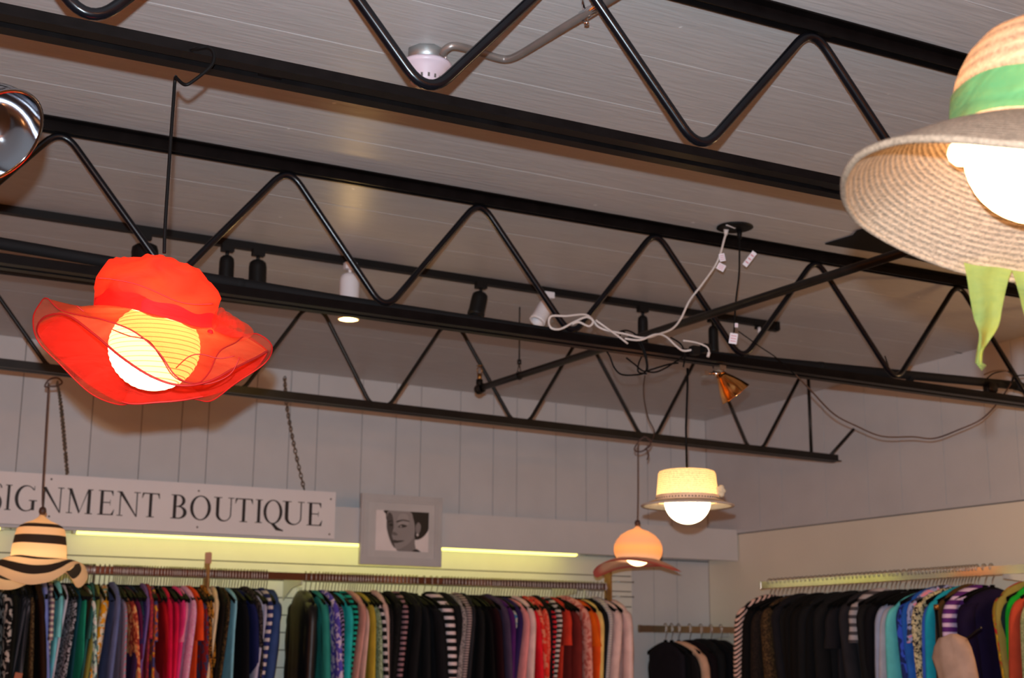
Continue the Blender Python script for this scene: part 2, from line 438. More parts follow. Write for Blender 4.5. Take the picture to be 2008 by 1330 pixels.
mb.tube([P2+Z_*.075+X_*.010, P2+Z_*.095+X_*.014, P2+Z_*.112+X_*.004], .0025, 6); mb.tube([P2+Z_*.075-X_*.010, P2+Z_*.095-X_*.014, P2+Z_*.112-X_*.004], .0025, 6)
wpart(mb, 'sprinkler_head', M_RUST, t)
c = P2.lerp(P1, .135); top = Vector((c.x, c.y, CZ+zc(c.x/S, c.y/S)*S))
t = thing('pipe_hanger', c, 'small loop hanger holding the sprinkler pipe up to the ceiling near its end', 'pipe hanger')
mb = MB(); q = d.normalized(); u = q.cross(Z_).normalized(); v = u.cross(q)
ring = [c+(u*math.cos(a)+v*math.sin(a))*.019 for a in [2*PI*k/20 for k in range(20)]]
mb.tube(ring, .0022, 6, closed=True); mb.tube([c+v*.019-u*.010, c+Z_*.055], .002, 6); mb.tube([c+v*.019+u*.010, c+Z_*.055], .002, 6); wpart(mb, 'ring', M_BLACK2, t)
mb = MB(); mb.tube([c+Z_*.05, top], .0035, 8); mb.lathe([(.001, -.012), (.010, -.01), (.010, .012), (.001, .014)], 10, c+Z_*.065); wpart(mb, 'rod', M_BLACK2, t)

# conduit and detector
cA = oz(1215, -12, 1.135)
t = thing('electrical_conduit', cA, 'bent grey metal conduit running along the ceiling to the detector', 'conduit')
pts = smooth([oz(868, 106, 1.15), oz(874, 97, 1.155), oz(888, 90, 1.16), oz(912, 94, 1.165), oz(945, 104, 1.17), oz(970, 112, 1.17), oz(992, 116, 1.17), oz(1015, 109, 1.165), oz(1060, 82, 1.155), oz(1110, 51, 1.145), oz(1150, 27, 1.14), oz(1230, -22, 1.135), oz(1400, -130, 1.135)], 5)
mb = MB(); mb.tube(pts, .0105, 12); wpart(mb, 'tube', M_COND, t)
a, b = oz(1142, 32, 1.143), oz(1180, 8, 1.139); mb = MB(); mb.tube([a, b], .0135, 14)
c = a.lerp(b, .12); mb.tube([c+Vector((-.012, -.005, .05)), c+Vector((.004, -.002, -.022))], .004, 8); mb.lathe([(.001, -.004), (.007, -.004), (.007, .004), (.001, .004)], 6, c+Vector((.004, -.002, -.022)))
wpart(mb, 'coupling', M_CHROME, t)
dc = oz(836, 100, 1.2); dc = Vector((dc.x, dc.y, CZ+H*S))
t = thing('smoke_detector', dc, 'round white smoke detector on a grey octagonal ceiling box', 'smoke detector')
mb = MB(); mb.lathe([(.0005, .0), (.052, 0), (.054, -.004), (.054, -.040), (.0005, -.040)], 8); mb.build('junction_box', M_STEEL, t)
mb = MB(); mb.lathe([(.0005, -.040), (.070, -.040), (.072, -.046), (.068, -.054), (.058, -.060), (.056, -.070), (.044, -.078), (.042, -.094), (.030, -.104), (.0005, -.107)], 40); mb.build('cover', M_DET, t)
mb = MB()
for k in range(14):
    a = 2*PI*k/14; mb.box((.0415*math.cos(a), .0415*math.sin(a), -.086), (.004, .006, .012), Matrix.Rotation(a, 3, 'Z'))
mb.build('vent_slots', M_GAP, t)
mb = MB(); mb.box((.03, -.045, -.03), (.018, .012, .02)); mb.tube([(.034, -.05, -.02), (.034, -.056, -.038)], .003, 8); mb.build('cable_clamp', M_CHROME, t)
# black patch on the ceiling beside the straw hat
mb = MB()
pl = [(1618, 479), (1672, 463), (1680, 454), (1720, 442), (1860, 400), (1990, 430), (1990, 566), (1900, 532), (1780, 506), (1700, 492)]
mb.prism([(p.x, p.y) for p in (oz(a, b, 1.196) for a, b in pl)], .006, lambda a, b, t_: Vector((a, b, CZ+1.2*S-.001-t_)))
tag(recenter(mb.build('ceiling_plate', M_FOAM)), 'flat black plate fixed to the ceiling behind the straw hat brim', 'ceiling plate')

# ceiling outlet with cords
oc = oz(1441, 445, 1.2); oc.z = CZ+H*S
t = thing('ceiling_outlet', oc, 'round black ceiling plate with white and black cords plugged in', 'outlet')
mb = MB(); mb.lathe([(.0005, 0), (.070, 0), (.071, -.004), (.060, -.008), (.030, -.010), (.0005, -.010)], 36); mb.build('plate', M_PLASTIC, t)
mb = MB(); mb.box((-.035, -.02, -.010), (.055, .006, .003), Matrix.Rotation(.3, 3, 'Z')); mb.build('slot', M_WHITE, t)
def pix(l, Y): return [oy(a, b, Y) for a, b in l]
top = oy(1424, 452, 3.12); 
wc = thing('extension_cord', top, 'white extension cord from the ceiling plate knotted onto the second joist', 'cord')
path = [oy(*q) for q in ((1424, 458, 3.12), (1420, 470, 3.12), (1412, 500, 3.12), (1400, 525, 3.13), (1375, 560, 3.13), (1352, 590, 3.14), (1335, 625, 3.14), (1318, 645, 3.13), (1290, 656, 3.11), (1262, 663, 3.10), (1225, 655, 3.10), (1190, 648, 3.10), (1172, 640, 3.11), (1160, 625, 3.12), (1145, 617, 3.12), (1110, 620, 3.11), (1082, 620, 3.11), (1076, 632, 3.11), (1082, 644, 3.10), (1100, 645, 3.10), (1125, 632, 3.10), (1150, 622, 3.10), (1163, 630, 3.10), (1155, 640, 3.10), (1135, 632, 3.10), (1122, 636, 3.10))]
mb = MB(); mb.tube(smooth(path, 6), .0042, 8); wpart(mb, 'cord', M_WCORD, wc)
mb = MB(); path = [oy(*q) for q in ((1168, 628, 3.10), (1185, 640, 3.09), (1210, 658, 3.09), (1231, 674, 3.09))]; mb.tube(smooth(path, 4), .0036, 8)
path = [oy(*q) for q in ((1225, 664, 3.10), (1255, 667, 3.09), (1285, 656, 3.09), (1305, 660, 3.10), (1325, 678, 3.10), (1340, 688, 3.10), (1358, 686, 3.09))]; mb.tube(smooth(path, 5), .0040, 8); wpart(mb, 'cord', M_WCORD, wc)
mb = MB(); mb.tube([oy(1424, 450, 3.115), oy(1423, 462, 3.12)], [.011, .006], 10); wpart(mb, 'plug', M_WCORD, wc)
def tagcard(parent, c, w, h, ang, nm='tag'):
    mb = MB(); R_ = Matrix((cr, cf, cu)).transposed() @ Matrix.Rotation(ang, 3, 'Y')
    mb.box(c, (w, .0012, h), R_, 0)
    for k in (-.25, 0, .25): mb.box(c+R_ @ Vector((0, -.001, k*h)), (w*.7, .0008, h*.08), R_, 1)
    wpart(mb, nm, [M_TAG, M_TAGRED], parent)
tagcard(wc, oy(1416, 505, 3.10), .022, .030, -.2); tagcard(wc, oy(1414, 524, 3.10), .030, .026, .5)
bc = thing('black_power_cord', oy(1449, 455, 3.10), 'thin black power cord hanging from the ceiling plate to the second joist', 'cord')
mb = MB(); mb.tube(smooth([oy(*q) for q in ((1450, 452, 3.10), (1450, 500, 3.10), (1449, 540, 3.10), (1443, 590, 3.11), (1440, 640, 3.12), (1438, 672, 3.13))], 5), .0034, 8); mb.tube([oy(1450, 448, 3.1), oy(1450, 470, 3.1)], [.012, .008], 10); wpart(mb, 'cord', M_CORD, bc)
tagcard(bc, oy(1470, 508, 3.09), .020, .066, .65)
kc = thing('tangled_cable', oy(1250, 700, 3.10), 'tangle of thin black cables looped around the second joist', 'cable')
for l in (((1250, 668), (1262, 690), (1268, 715), (1265, 730), (1250, 735), (1220, 735), (1205, 722), (1196, 700), (1190, 690)),
          ((1205, 655), (1228, 648), (1250, 660), (1265, 690), (1270, 720), (1268, 728), (1285, 730), (1305, 722), (1330, 706), (1345, 696)),
          ((1228, 702), (1245, 715), (1262, 728), (1280, 724), (1310, 715), (1330, 712)),
          ((1258, 700), (1252, 715), (1252, 730), (1268, 733)),
          ((1315, 662), (1335, 675), (1343, 695), (1340, 720)),
          ((1215, 660), (1220, 650), (1228, 655))):
    mb = MB(); mb.tube(smooth([oy(a, b, 3.125) for a, b in l], 5), .0032, 8); wpart(mb, 'cable', M_CORD, kc)
for q_ in ((1362, 688), (1384, 684)):
    mb = MB(); mb.box(oy(*q_, 3.09), (.03, .03, .033)); wpart(mb, 'plug', M_PLASTIC, kc)
mb = MB(); mb.tube(smooth([oy(*q) for q in ((1265, 735, 3.13), (1262, 760, 3.3), (1264, 790, 3.7), (1272, 822, 4.1), (1283, 845, 4.4), (1280, 862, 4.49))], 5), .0032, 8); wpart(mb, 'cable', M_BCORD, kc)
pc = thing('white_cable_end', oy(1384, 676, 3.08), 'short white cable end with plug lying on joist beside black plugs', 'cable')
mb = MB(); mb.tube(smooth([oy(a, b, 3.08) for a, b in ((1340, 668), (1365, 672), (1385, 680), (1390, 690), (1388, 700))], 5), [.0036]*16+[.006]*5, 8); wpart(mb, 'cable', M_WCORD, pc)
tg = thing('paper_tag', oy(1440, 662, 3.1), 'white folded paper tag on a wire standing at the second joist web', 'tag')
tagcard(tg, oy(1438, 664, 3.09), .030, .040, .15, 'card'); tagcard(tg, oy(1444, 638, 3.09), .012, .016, .0, 'card')
mb = MB(); mb.tube(smooth([oy(a, b, 3.1) for a, b in ((1448, 650), (1465, 662), (1490, 680), (1520, 700), (1545, 722), (1560, 736))], 4), .0022, 6); wpart(mb, 'wire', M_CORD, tg)
# loose cable along the right wall
lc = thing('hanging_cable', oy(1590, 760, 3.3), 'long loose dark cable sagging in front of the right wall', 'cable')
mb = MB(); mb.tube(smooth([oy(*q) for q in ((1560, 735, 3.2), (1590, 766, 3.28), (1635, 812, 3.4), (1680, 836, 3.5), (1730, 856, 3.5), (1790, 857, 3.5), (1832, 860, 3.5), (1880, 843, 3.4), (1925, 822, 3.35), (1958, 788, 3.28), (1985, 745, 3.2), (1975, 728, 3.16), (1950, 728, 3.16), (1930, 735, 3.16))], 6), .0034, 8); wpart(mb, 'cable', M_BCORD, lc)
mb = MB(); mb.tube(smooth([oy(a, b, 3.16) for a, b in ((1936, 742), (1950, 732), (1975, 728), (1988, 738), (1984, 752), (1990, 738), (2030, 736))], 5), .003, 8); wpart(mb, 'cable_loop', M_CORD, lc)
mb = MB(); mb.tube([oy(1735, 698, 3.24), oy(1742, 718, 3.24)], .003, 6); tag(recenter(mb.build('wire_stub', M_CORD)), 'short black wire end sticking up from the insulated pipe', 'wire')
mb = MB(); mb.tube([oy(1870, 689, 4.0), oy(1912, 698, 4.0), oy(1990, 712, 3.95)], .0045, 8); tag(recenter(mb.build('conduit_stub', M_BLACK2)), 'thin dark rod against the right wall behind the green ribbon tail', 'conduit')

# ------------------------------------------------------------------ track lighting
ta = W((-3.5, 3.93, 1.2)); TY = 3.955
def ct(X, Y): return CZ+zc(X, Y)*S
t = thing('lighting_track', W((-3.5, TY, zc(-3.5, TY))), 'long black lighting track on the ceiling between second and third joists', 'track light')
mb = MB(); xa, xb = -3.5, 3.16
mb.extr([(-.018, 0), (.018, 0), (.018, -.03), (-.018, -.03)], W((xa, TY-.03, zc(xa, TY))), W((xb, TY+.01, zc(xb, TY))), Y_, Z_); wpart(mb, 'rail', M_PLASTIC, t)
mb = MB(); e = W((xb, TY+.01, zc(xb, TY))); mb.box(e+Vector((-.05, 0, -.035)), (.13, .03, .02)); mb.box(e+Vector((.006, 0, -.018)), (.02, .045, .045)); wpart(mb, 'end_feed', M_PLASTIC, t)
mb = MB(); mb.tube([e+Vector((-.12, -.03, -.045)), e+Vector((-.12, -.03, -.075))], .008, 8); wpart(mb, 'wire_nut', M_WHITE, t)
spots = [(285, 455, 'b', .052, .13, (.10, 0, -1), 'wide black track spotlight just above the red hat crown'),
         (447, 472, 'b', .030, .10, (0, 0, -1), 'slim black track spotlight, left one of the pair right of red hat'),
         (507, 486, 'b', .036, .125, (.02, 0, -1), 'black bell-shaped track spotlight, right one of the pair beside red hat'),
         (687, 518, 'w', .042, .20, (0, 0, -1), 'white track spotlight with glowing yellow face showing below the second joist'),
         (943, 560, 'b', .036, .11, (-.22, 0, -1), 'tilted black cylinder track spotlight in the middle of the track'),
         (1075, 575, 'w', .036, .12, (-.62, -.1, -1), 'tilted white track spotlight left of the knotted white cord'),
         (1260, 600, 'b', .024, .14, (0, 0, -1), 'slim black track spotlight hanging straight right of the cord knot'),
         (1398, 622, 'b', .024, .13, (0, 0, -1), 'slim black track spotlight nearest the right end of the track')]
for px, py, cc, r, L, ax, lab in spots:
    p = oy(px, py, TY-.02); p.z = ct(p.x/S, p.y/S)-.03
    t = thing('track_spotlight', p, lab, 'spotlight')
    m = M_PLASTIC if cc == 'b' else M_WHITE
    a = Vector(ax).normalized()
    mb = MB(); mb.box((0, 0, -.014), (.05, .03, .028)); mb.tube([(0, 0, -.02), (0, 0, -.055)], .008, 8); mb.build('mount', m, t)
    c0 = Vector((0, 0, -.045))+a*.0
    mb = MB(); mb.lathe([(.0005, .0), (r*.6, .002), (r*.92, .012), (r, .03), (r, L-.02), (r*1.05, L-.01), (r*1.05, L), (r*.8, L), (r*.75, L-.02), (.0005, L-.03)], 24, c0, axis=a); mb.build('lamp_housing', m, t)
    if 'glowing' in lab:
        mb = MB(); mb.lathe([(.0005, L+.004), (r*.6, L+.002), (r*.8, L-.004)], 24, c0, axis=a); mb.build('lamp_face', emis('spot_face', (1, .86, .30), 3.2), t)
        lamp('POINT', 'track_bulb', p+Vector((0, 0, -L-.07)), 2.8, (1, .62, .22), shadow_soft_size=.03)
# warm pools thrown on the ceiling by bulbs over the track heads
# ------------------------------------------------------------------ clamp lamps
def bowl(t, c, ax, R_, depth, mi, nm='reflector'):
    pr = []
    for k in range(13):
        a = k/12; r = R_*math.sin(a*PI/2)**.8 if k else .012; z = depth*(1-math.cos(a*PI/2)); pr.append((max(r, .012), z))
    out = pr+[(R_+.004, depth+.001), (R_+.004, depth+.004), (R_-.002, depth+.004)]+[(max(r-.002, .010), z+.002) for r, z in pr[::-1]]
    mb = MB(); mb.lathe(out, 48, c, axis=ax); return wpart(mb, nm, mi, t)
c = oy(-62, 240, 1.62); ax = Vector((.62, -.42, -.52)).normalized()
c = oy(-28, 262, 1.62)
t = thing('clamp_lamp', c, 'shiny aluminium reflector clamp lamp cut off by the left edge', 'clamp lamp')
ax = (cr*.10-cf*.34-cu*.55+cr*.62).normalized()
c2 = oy(-10, 262, 1.62)
bowl(t, c2-ax*.075, ax, .080, .080, M_REFL)
mb = MB(); mb.tube([c2-ax*.075, c2-ax*.16], .022, 16); wpart(mb, 'socket', M_PLASTIC, t)
mb = MB(); mb.sphere(c2-ax*.045, .03, 16); wpart(mb, 'bulb', mat('frosted_bulb', (.75, .72, .68), .3), t)
cl = c2-ax*.16
mb = MB(); mb.tube(smooth([cl, cl-ax*.05+Z_*.05, Vector((cl.x-.05, 1.95*S-.06, CZ+.862*S))], 5), .006, 8); mb.box((cl.x-.05, 1.95*S, CZ+.862*S-.012), (.05, .12, .02)); wpart(mb, 'clamp', M_CHROME, t)
c = oy(1415, 738, 3.2); ax = (cr*.62-cu*.75-cf*.1).normalized()
t = thing('clamp_lamp', c, 'small shiny chrome clamp lamp, amber reflection in its colour, under the second joist', 'clamp lamp')
ax = (cr*.50-cu*.66-cf*.02).normalized(); c0 = oy(1412, 733, 3.2)
pr = [(a*1.3, b*1.15) for a, b in [(.014, 0), (.018, .012), (.028, .032), (.040, .060), (.049, .085), (.0505, .087), (.0485, .087), (.038, .060), (.026, .034), (.014, .014)]]
mb = MB(); mb.lathe(pr, 40, c0, axis=ax); wpart(mb, 'reflector', M_CHROME_AMBER, t)
mb = MB(); mb.sphere(c0+ax*.045, .020, 14); wpart(mb, 'bulb', mat('clear_bulb', (.8, .78, .72), .1), t)
mb = MB(); mb.tube([c0+ax*.004, c0-cr*.03+cu*.002], .010, 10); mb.tube([c0-cr*.03, c0-cr*.06+cu*.002], .006, 8); mb.box(c0-cr*.06, (.02, .03, .02)); mb.box(c0+Z_*.022, (.03, .04, .02)); wpart(mb, 'clamp', M_CHROME, t)

# ------------------------------------------------------------------ hat pendants
class Hat:
    def __init__(s, name, px, py, Y, label, cat='pendant lamp'):
        s.p = oy(px, py, Y); d = Vector((s.p.x, s.p.y, 0)).normalized(); s.a = d; s.r = Vector((d.y, -d.x, 0))
        s.rot = math.atan2(s.r.y, s.r.x)
        s.t = thing(name, s.p, label, cat, s.rot)
        s.e = Vector((0, 0, CZ)); s.k = (s.p-s.e).dot(cf)/F    # metres per pixel there
    def L(s, px, py, yl=0.0):
        """local point at depth yl seen at a pixel"""
        rr = ray(px, py); o = s.e-s.p; tt = (yl-o.dot(s.a))/rr.dot(s.a); q = o+rr*tt
        return Vector((q.dot(s.r), q.dot(s.a), q.z))
    def edge(s, keys, Ry, n=96, jit=0):
        """keys: (theta_deg, px, py); returns n local points"""
        ks = sorted(keys); out = []
        P = [s.L(px, py, Ry*math.sin(math.radians(th))) for th, px, py in ks]; T = [k[0] for k in ks]; m = len(ks)
        for i in range(n):
            th = 360*i/n; j = 0
            while j < m and T[j] <= th: j += 1
            b, c = (j-1) % m, j % m
            tb = T[b]-(360 if j == 0 else 0); tc = T[c]+(360 if j == m else 0)
            f = (th-tb)/(tc-tb); a, d = P[b-1], P[(c+1) % m]; B, C = P[b], P[c]
            q = .5*((2*B)+(C-a)*f+(2*a-5*B+4*C-d)*f*f+(3*B-a-3*C+d)*f**3)
            out.append(q)
        return out
def fabric(name, col, transl=.5, transp=0, rough=.8, tcol=None, stripes=None, weave=0, band=None):
    m, nt, b = nodes(name); b.inputs['Roughness'].default_value = rough; b.inputs['Base Color'].default_value = c4(col)
    out = nt.nodes['Material Output']; tr = N(nt, 'ShaderNodeBsdfTranslucent'); tr.inputs[0].default_value = c4(tcol or col)
    mx = N(nt, 'ShaderNodeMixShader'); mx.inputs[0].default_value = transl
    nt.links.new(b.outputs[0], mx.inputs[1]); nt.links.new(tr.outputs[0], mx.inputs[2]); last = mx.outputs[0]
    if transp:
        tp_ = N(nt, 'ShaderNodeBsdfTransparent'); tp_.inputs[0].default_value = c4(tcol or col)
        m2 = N(nt, 'ShaderNodeMixShader'); m2.inputs[0].default_value = transp
        nt.links.new(last, m2.inputs[1]); nt.links.new(tp_.outputs[0], m2.inputs[2]); last = m2.outputs[0]
    nt.links.new(last, out.inputs[0])
    tc = N(nt, 'ShaderNodeTexCoord'); sx = N(nt, 'ShaderNodeSeparateXYZ'); nt.links.new(tc.outputs['UV'], sx.inputs[0])
    if stripes:
        c = ramp(nt, sx.outputs[1], stripes, 'LINEAR' if name == 'salmon_straw' else 'CONSTANT'); nt.links.new(c, b.inputs['Base Color']); nt.links.new(c, tr.inputs[0])
    else:
        n = N(nt, 'ShaderNodeTexNoise'); n.inputs['Scale'].default_value = 30; nt.links.new(tc.outputs['Object'], n.inputs[0])
        c = ramp(nt, n.outputs[0], [(.3, [x*.88 for x in col]), (.7, [min(1, x*1.08) for x in col])]); nt.links.new(c, b.inputs['Base Color'])
        mp_ = N(nt, 'ShaderNodeMapping'); mp_.inputs['Scale'].default_value = (1, 1, 2.6); mp_.inputs['Rotation'].default_value = (.3, .35, 0); nt.links.new(tc.outputs['Object'], mp_.inputs[0])
        n3 = N(nt, 'ShaderNodeTexNoise'); n3.inputs['Scale'].default_value = 9; n3.inputs['Detail'].default_value = 3; n3.inputs['Distortion'].default_value = 1.0; nt.links.new(mp_.outputs[0], n3.inputs[0])
        tc_ = tcol or col; c3 = ramp(nt, n3.outputs[0], [(.32, [x*.58 for x in tc_]), (.52, tc_), (.70, [min(1, x*1.25) for x in tc_])]); nt.links.new(c3, tr.inputs[0])
        bump(nt, b, n3.outputs[0], .5, .02)
    if weave:
        w = N(nt, 'ShaderNodeMath', operation='MULTIPLY'); w.inputs[1].default_value = weave; nt.links.new(sx.outputs[1], w.inputs[0])
        sn = N(nt, 'ShaderNodeMath', operation='SINE'); nt.links.new(w.outputs[0], sn.inputs[0])
        n2 = N(nt, 'ShaderNodeTexNoise'); n2.inputs['Scale'].default_value = 240; n2.inputs['Detail'].default_value = 2; n2.inputs['Distortion'].default_value = .8; nt.links.new(tc.outputs['Object'], n2.inputs[0])
        ad = N(nt, 'ShaderNodeMath', operation='MULTIPLY_ADD'); ad.inputs[1].default_value = .16; nt.links.new(sn.outputs[0], ad.inputs[0]); nt.links.new(n2.outputs[0], ad.inputs[2])
        bump(nt, b, ad.outputs[0], .6, .003)
        c2 = ramp(nt, ad.outputs[0], [(.25, [x*.62 for x in col]), (.5, col), (.75, [min(1, x*1.35) for x in col])])
        nt.links.new(c2, b.inputs['Base Color']); nt.links.new(c2, tr.inputs[0])
    return m
def globe(h, c, r, strength, col=(1, .80, .50), ribs=0, name='globe_bulb'):
    m, nt, b = nodes('lit_'+name); 
    b.inputs['Base Color'].default_value = c4(col); b.inputs['Emission Color'].default_value = c4(col); b.inputs['Emission Strength'].default_value = strength
    mb = MB(); pr = []
    n = 64 if ribs else 20
    for i in range(n+1):
        a = PI*i/n; rr = r*(1-(.022*(.5+.5*math.cos(ribs*2*PI*i/n)) if ribs else 0)); pr.append((max(1e-5, rr*math.sin(a)), rr*math.cos(a)*.96))
    mb.lathe(pr, 40, c); 
    if ribs:
        tc = N(nt, 'ShaderNodeTexCoord'); sx = N(nt, 'ShaderNodeSeparateXYZ'); nt.links.new(tc.outputs['Object'], sx.inputs[0])
        w = N(nt, 'ShaderNodeMath', operation='MULTIPLY'); w.inputs[1].default_value = 2*PI/.0088; nt.links.new(sx.outputs[2], w.inputs[0])
        sn = N(nt, 'ShaderNodeMath', operation='SINE'); nt.links.new(w.outputs[0], sn.inputs[0])
        q = ramp(nt, sn.outputs[0], [(0, (strength,)*3), (.75, (strength,)*3), (1, (strength*.22,)*3)])
        nt.links.new(q, b.inputs['Emission Strength'])
    return mb.build(name, m, h.t)
def blend(ring, edge, rows, power=1.0, sag=0):
    out = []
    for i in range(1, rows+1):
        s_ = i/rows; row = []
        for a, b in zip(ring, edge):
            p = a.lerp(b, s_); q = s_**power; p.z = a.z+(b.z-a.z)*q+sag*math.sin(PI*s_); row.append(p)
        out.append(row)
    return out
def crown_rows(ring, cx, cz, prof):
    """ring: base points; prof: (scale, dz) upwards"""
    c = sum(ring, Vector((0, 0, 0)))/len(ring); out = []
    for sc, dz in prof:
        out.append([Vector((cx+(p.x-c.x)*sc, (p.y-c.y)*sc, p.z*(1-min(1, dz/.09)*.8)+c.z*min(1, dz/.09)*.8+dz)) for p in ring])
    return out

# --- red organza hat
h = Hat('hat_pendant_lamp', 303, 640, 1.95, 'sheer red organza hat lamp with wavy brim hanging from the nearest joist')
RED = fabric('red_organza', (.90, .028, .012), .60, .10, tcol=(1, .062, .02))
RED2 = fabric('red_organza_sheer', (.92, .045, .025), .50, .64, tcol=(1, .56, .34))
REDB = fabric('red_band', (.80, .012, .012), .45, 0, tcol=(.95, .02, .015))
REDW = mat('red_wire_edge', (.42, .004, .003), .6)
ring = h.edge([(0, 428, 645), (45, 385, 668), (90, 310, 660), (135, 225, 635), (180, 190, 612), (225, 225, 600), (270, 300, 615), (315, 385, 640)], .112, 96)
cp = [(1.0, 0), (1.0, .018), (1.02, .038), (1.02, .056), (.965, .072), (.91, .086), (.84, .100), (.73, .111), (.55, .118), (.35, .121), (.12, .120), (.01, .119)]
rows = crown_rows(ring, -.004, 0, cp)
for i, r_ in enumerate(rows):
    for k, p in enumerate(r_):
        a = 2*PI*k/96; w = .006*math.sin(3*a+i*.7)+.004*math.sin(7*a-i*.9)
        if 1 < i < 9: p.x *= 1+w/.1; p.y *= 1+w/.1; p.z += .004*math.sin(4*a+i)+.003*math.sin(11*a+2*i)
mb = MB(); mb.grid(rows); mb.build('crown', RED, h.t)
mb = MB()
brows = [[Vector((p.x*1.015, p.y*1.015, p.z+dz)) for p in ring] for dz in (-.004, .006, .016, .026)]
for i, r_ in enumerate(brows):
    for k, p in enumerate(r_): p.z += .003*math.sin(9*2*PI*k/96+i*2)
mb.grid(brows); mb.build('hat_band', REDB, h.t)
e1 = h.edge([(0, 525, 690), (20, 500, 722), (45, 440, 765), (70, 370, 783), (90, 310, 789), (112, 245, 790), (135, 180, 757), (150, 130, 715), (165, 92, 678), (180, 73, 648), (200, 88, 622), (218, 130, 618), (232, 180, 652), (248, 240, 702), (262, 300, 740), (278, 355, 756), (295, 410, 748), (315, 460, 722), (340, 505, 700)], .20, 128)
ring2 = h.edge([(0, 428, 645), (45, 385, 668), (90, 310, 660), (135, 225, 635), (180, 190, 612), (225, 225, 600), (270, 300, 615), (315, 385, 640)], .112, 128)
mb = MB(); mb.grid([ring2]+blend(ring2, e1, 12, 1.15, .006)); inner = mb.build('brim', RED2, h.t)
mb = MB(); mb.tube(e1, .0022, 6, closed=True); mb.build('brim_edge_wire', REDW, h.t)
# under layer of the far brim (denser cloth)
e2 = h.edge([(0, 533, 678), (12, 520, 712), (30, 462, 752), (50, 415, 786), (66, 380, 783), (85, 320, 782), (105, 268, 786), (122, 235, 794), (140, 178, 772), (158, 115, 712), (172, 74, 668), (184, 65, 625), (198, 78, 596), (210, 92, 585), (222, 118, 608), (236, 165, 620), (248, 205, 628), (260, 262, 650), (272, 310, 690), (284, 345, 738), (296, 385, 752), (308, 410, 730), (320, 430, 690), (334, 462, 672), (344, 478, 660), (352, 505, 655)], .215, 160)
ring3 = h.edge([(0, 428, 645), (45, 385, 668), (90, 310, 660), (135, 225, 635), (180, 190, 612), (225, 225, 600), (270, 300, 615), (315, 385, 640)], .114, 160)
mb = MB(); mb.grid([[p+Vector((0, 0, -.003)) for p in ring3]]+blend([p+Vector((0, 0, -.003)) for p in ring3], e2, 12, .9, -.004)); mb.build('brim_overlay', RED2, h.t)
mb = MB(); mb.tube(e2, .0014, 6, closed=True); mb.build('overlay_edge_wire', REDW, h.t)
# far brim lining
far = [i for i in range(128) if 0 <= i <= 66]
mb = MB(); rr_ = [ring2]+blend(ring2, e1, 12, 1.15, .010)
mb.grid([[r_[i]+Vector((0, .002, .003)) for i in far] for r_ in rr_], closed=False); mb.build('brim_lining', RED, h.t)
# crossing seam wires
for l in (((190, 545), (220, 548), (262, 556), (300, 570), (345, 590), (380, 597), (418, 596)),
          ((150, 600), (200, 636), (250, 658), (290, 668), (315, 700), (345, 742), (400, 754), (450, 735), (470, 700)),
          ((345, 722), (370, 700), (395, 695), (430, 703), (460, 698))):
    mb = MB(); mb.tube(smooth([h.L(a, b, -.118-.05*(b > 640)) for a, b in l], 6), .0011, 6); mb.build('seam_wire', REDW, h.t)
mb = MB()   # rosette at the side
for k in range(4):
    pts = []; c = h.L(432+k*9, 634+k*5, -.06)
    for i in range(25):
        a = 2*PI*i/24; pts.append(c+Vector((math.cos(a)*(.016+.007*k), .006*math.sin(3*a), math.sin(a)*(.030-.003*k))))
    mb.grid([[p for p in pts], [c.lerp(p, .25)+Vector((.004*k-.006, -.006, 0)) for p in pts]])
mb.build('rosette', RED2, h.t)
mb = MB(); mb.sphere(h.L(412, 652, -.085), .006, 10); mb.build('rosette_knot', REDB, h.t)
globe(h, h.L(303, 682, -.012), 88*h.k, 6.8, (1, .83, .46), ribs=22, name='paper_globe')
# cord tied over the joist with a loop
top = h.L(343, 158, 0); mb = MB()
mb.tube(smooth([h.L(322, 497, 0), h.L(324, 440, 0), h.L(333, 300, 0), h.L(340, 200, 0), top, h.L(345, 150, -.02)], 6), .0034, 8)
mb.tube(smooth([h.L(345, 152, -.05), h.L(362, 166, -.075), h.L(380, 158, -.078), h.L(415, 128, -.078), h.L(419, 104, -.075), h.L(408, 92, -.072), h.L(385, 95, -.06), h.L(372, 100, -.03)], 6), .0036, 8)
mb.build('cord', M_CORD, h.t)

# --- straw hat
h = Hat('hat_pendant_lamp', 2068, 300, .68, 'large straw hat lamp with green ribbon, cut off by the right edge')
STRAW = fabric('woven_straw', (.27, .175, .115), .40, 0, tcol=(.80, .36, .10), weave=210)
GREEN = fabric('green_ribbon', (.042, .17, .055), .30, 0, tcol=(.42, .55, .10))
GREEN_LAMPLIT = fabric('green_ribbon_lamplit', (.13, .19, .045), .6, 0, tcol=(.80, .66, .05))  # same green ribbon, yellower: lamp light on the tails put into the colour
n = 128
ring = h.edge([(0, 2275, 305), (45, 2215, 340), (90, 2070, 348), (135, 1925, 318), (180, 1863, 262), (225, 1925, 222), (270, 2068, 212), (315, 2215, 250)], .108, n)
cp = [(1.0, 0), (.985, .018), (.965, .04), (.945, .055), (.92, .068), (.87, .083), (.78, .100), (.64, .114), (.45, .124), (.22, .128), (.02, .129)]
mb = MB(); mb.grid(crown_rows(ring, 0, 0, cp), uv=[.0, .03, .07, .09, .11, .14, .17, .20, .24, .29, .33]); cro = mb.build('crown', STRAW, h.t)
mb = MB(); rows = crown_rows(ring, 0, 0, [(1.012, .001), (1.012, .01), (1.004, .02), (.995, .03), (.985, .040), (.978, .048)])
for i, r_ in enumerate(rows):
    for k, p in enumerate(r_): p.z += .0012*math.sin(5*2*PI*k/n+i*1.3)
mb.grid(rows); mb.build('ribbon_band', GREEN, h.t)
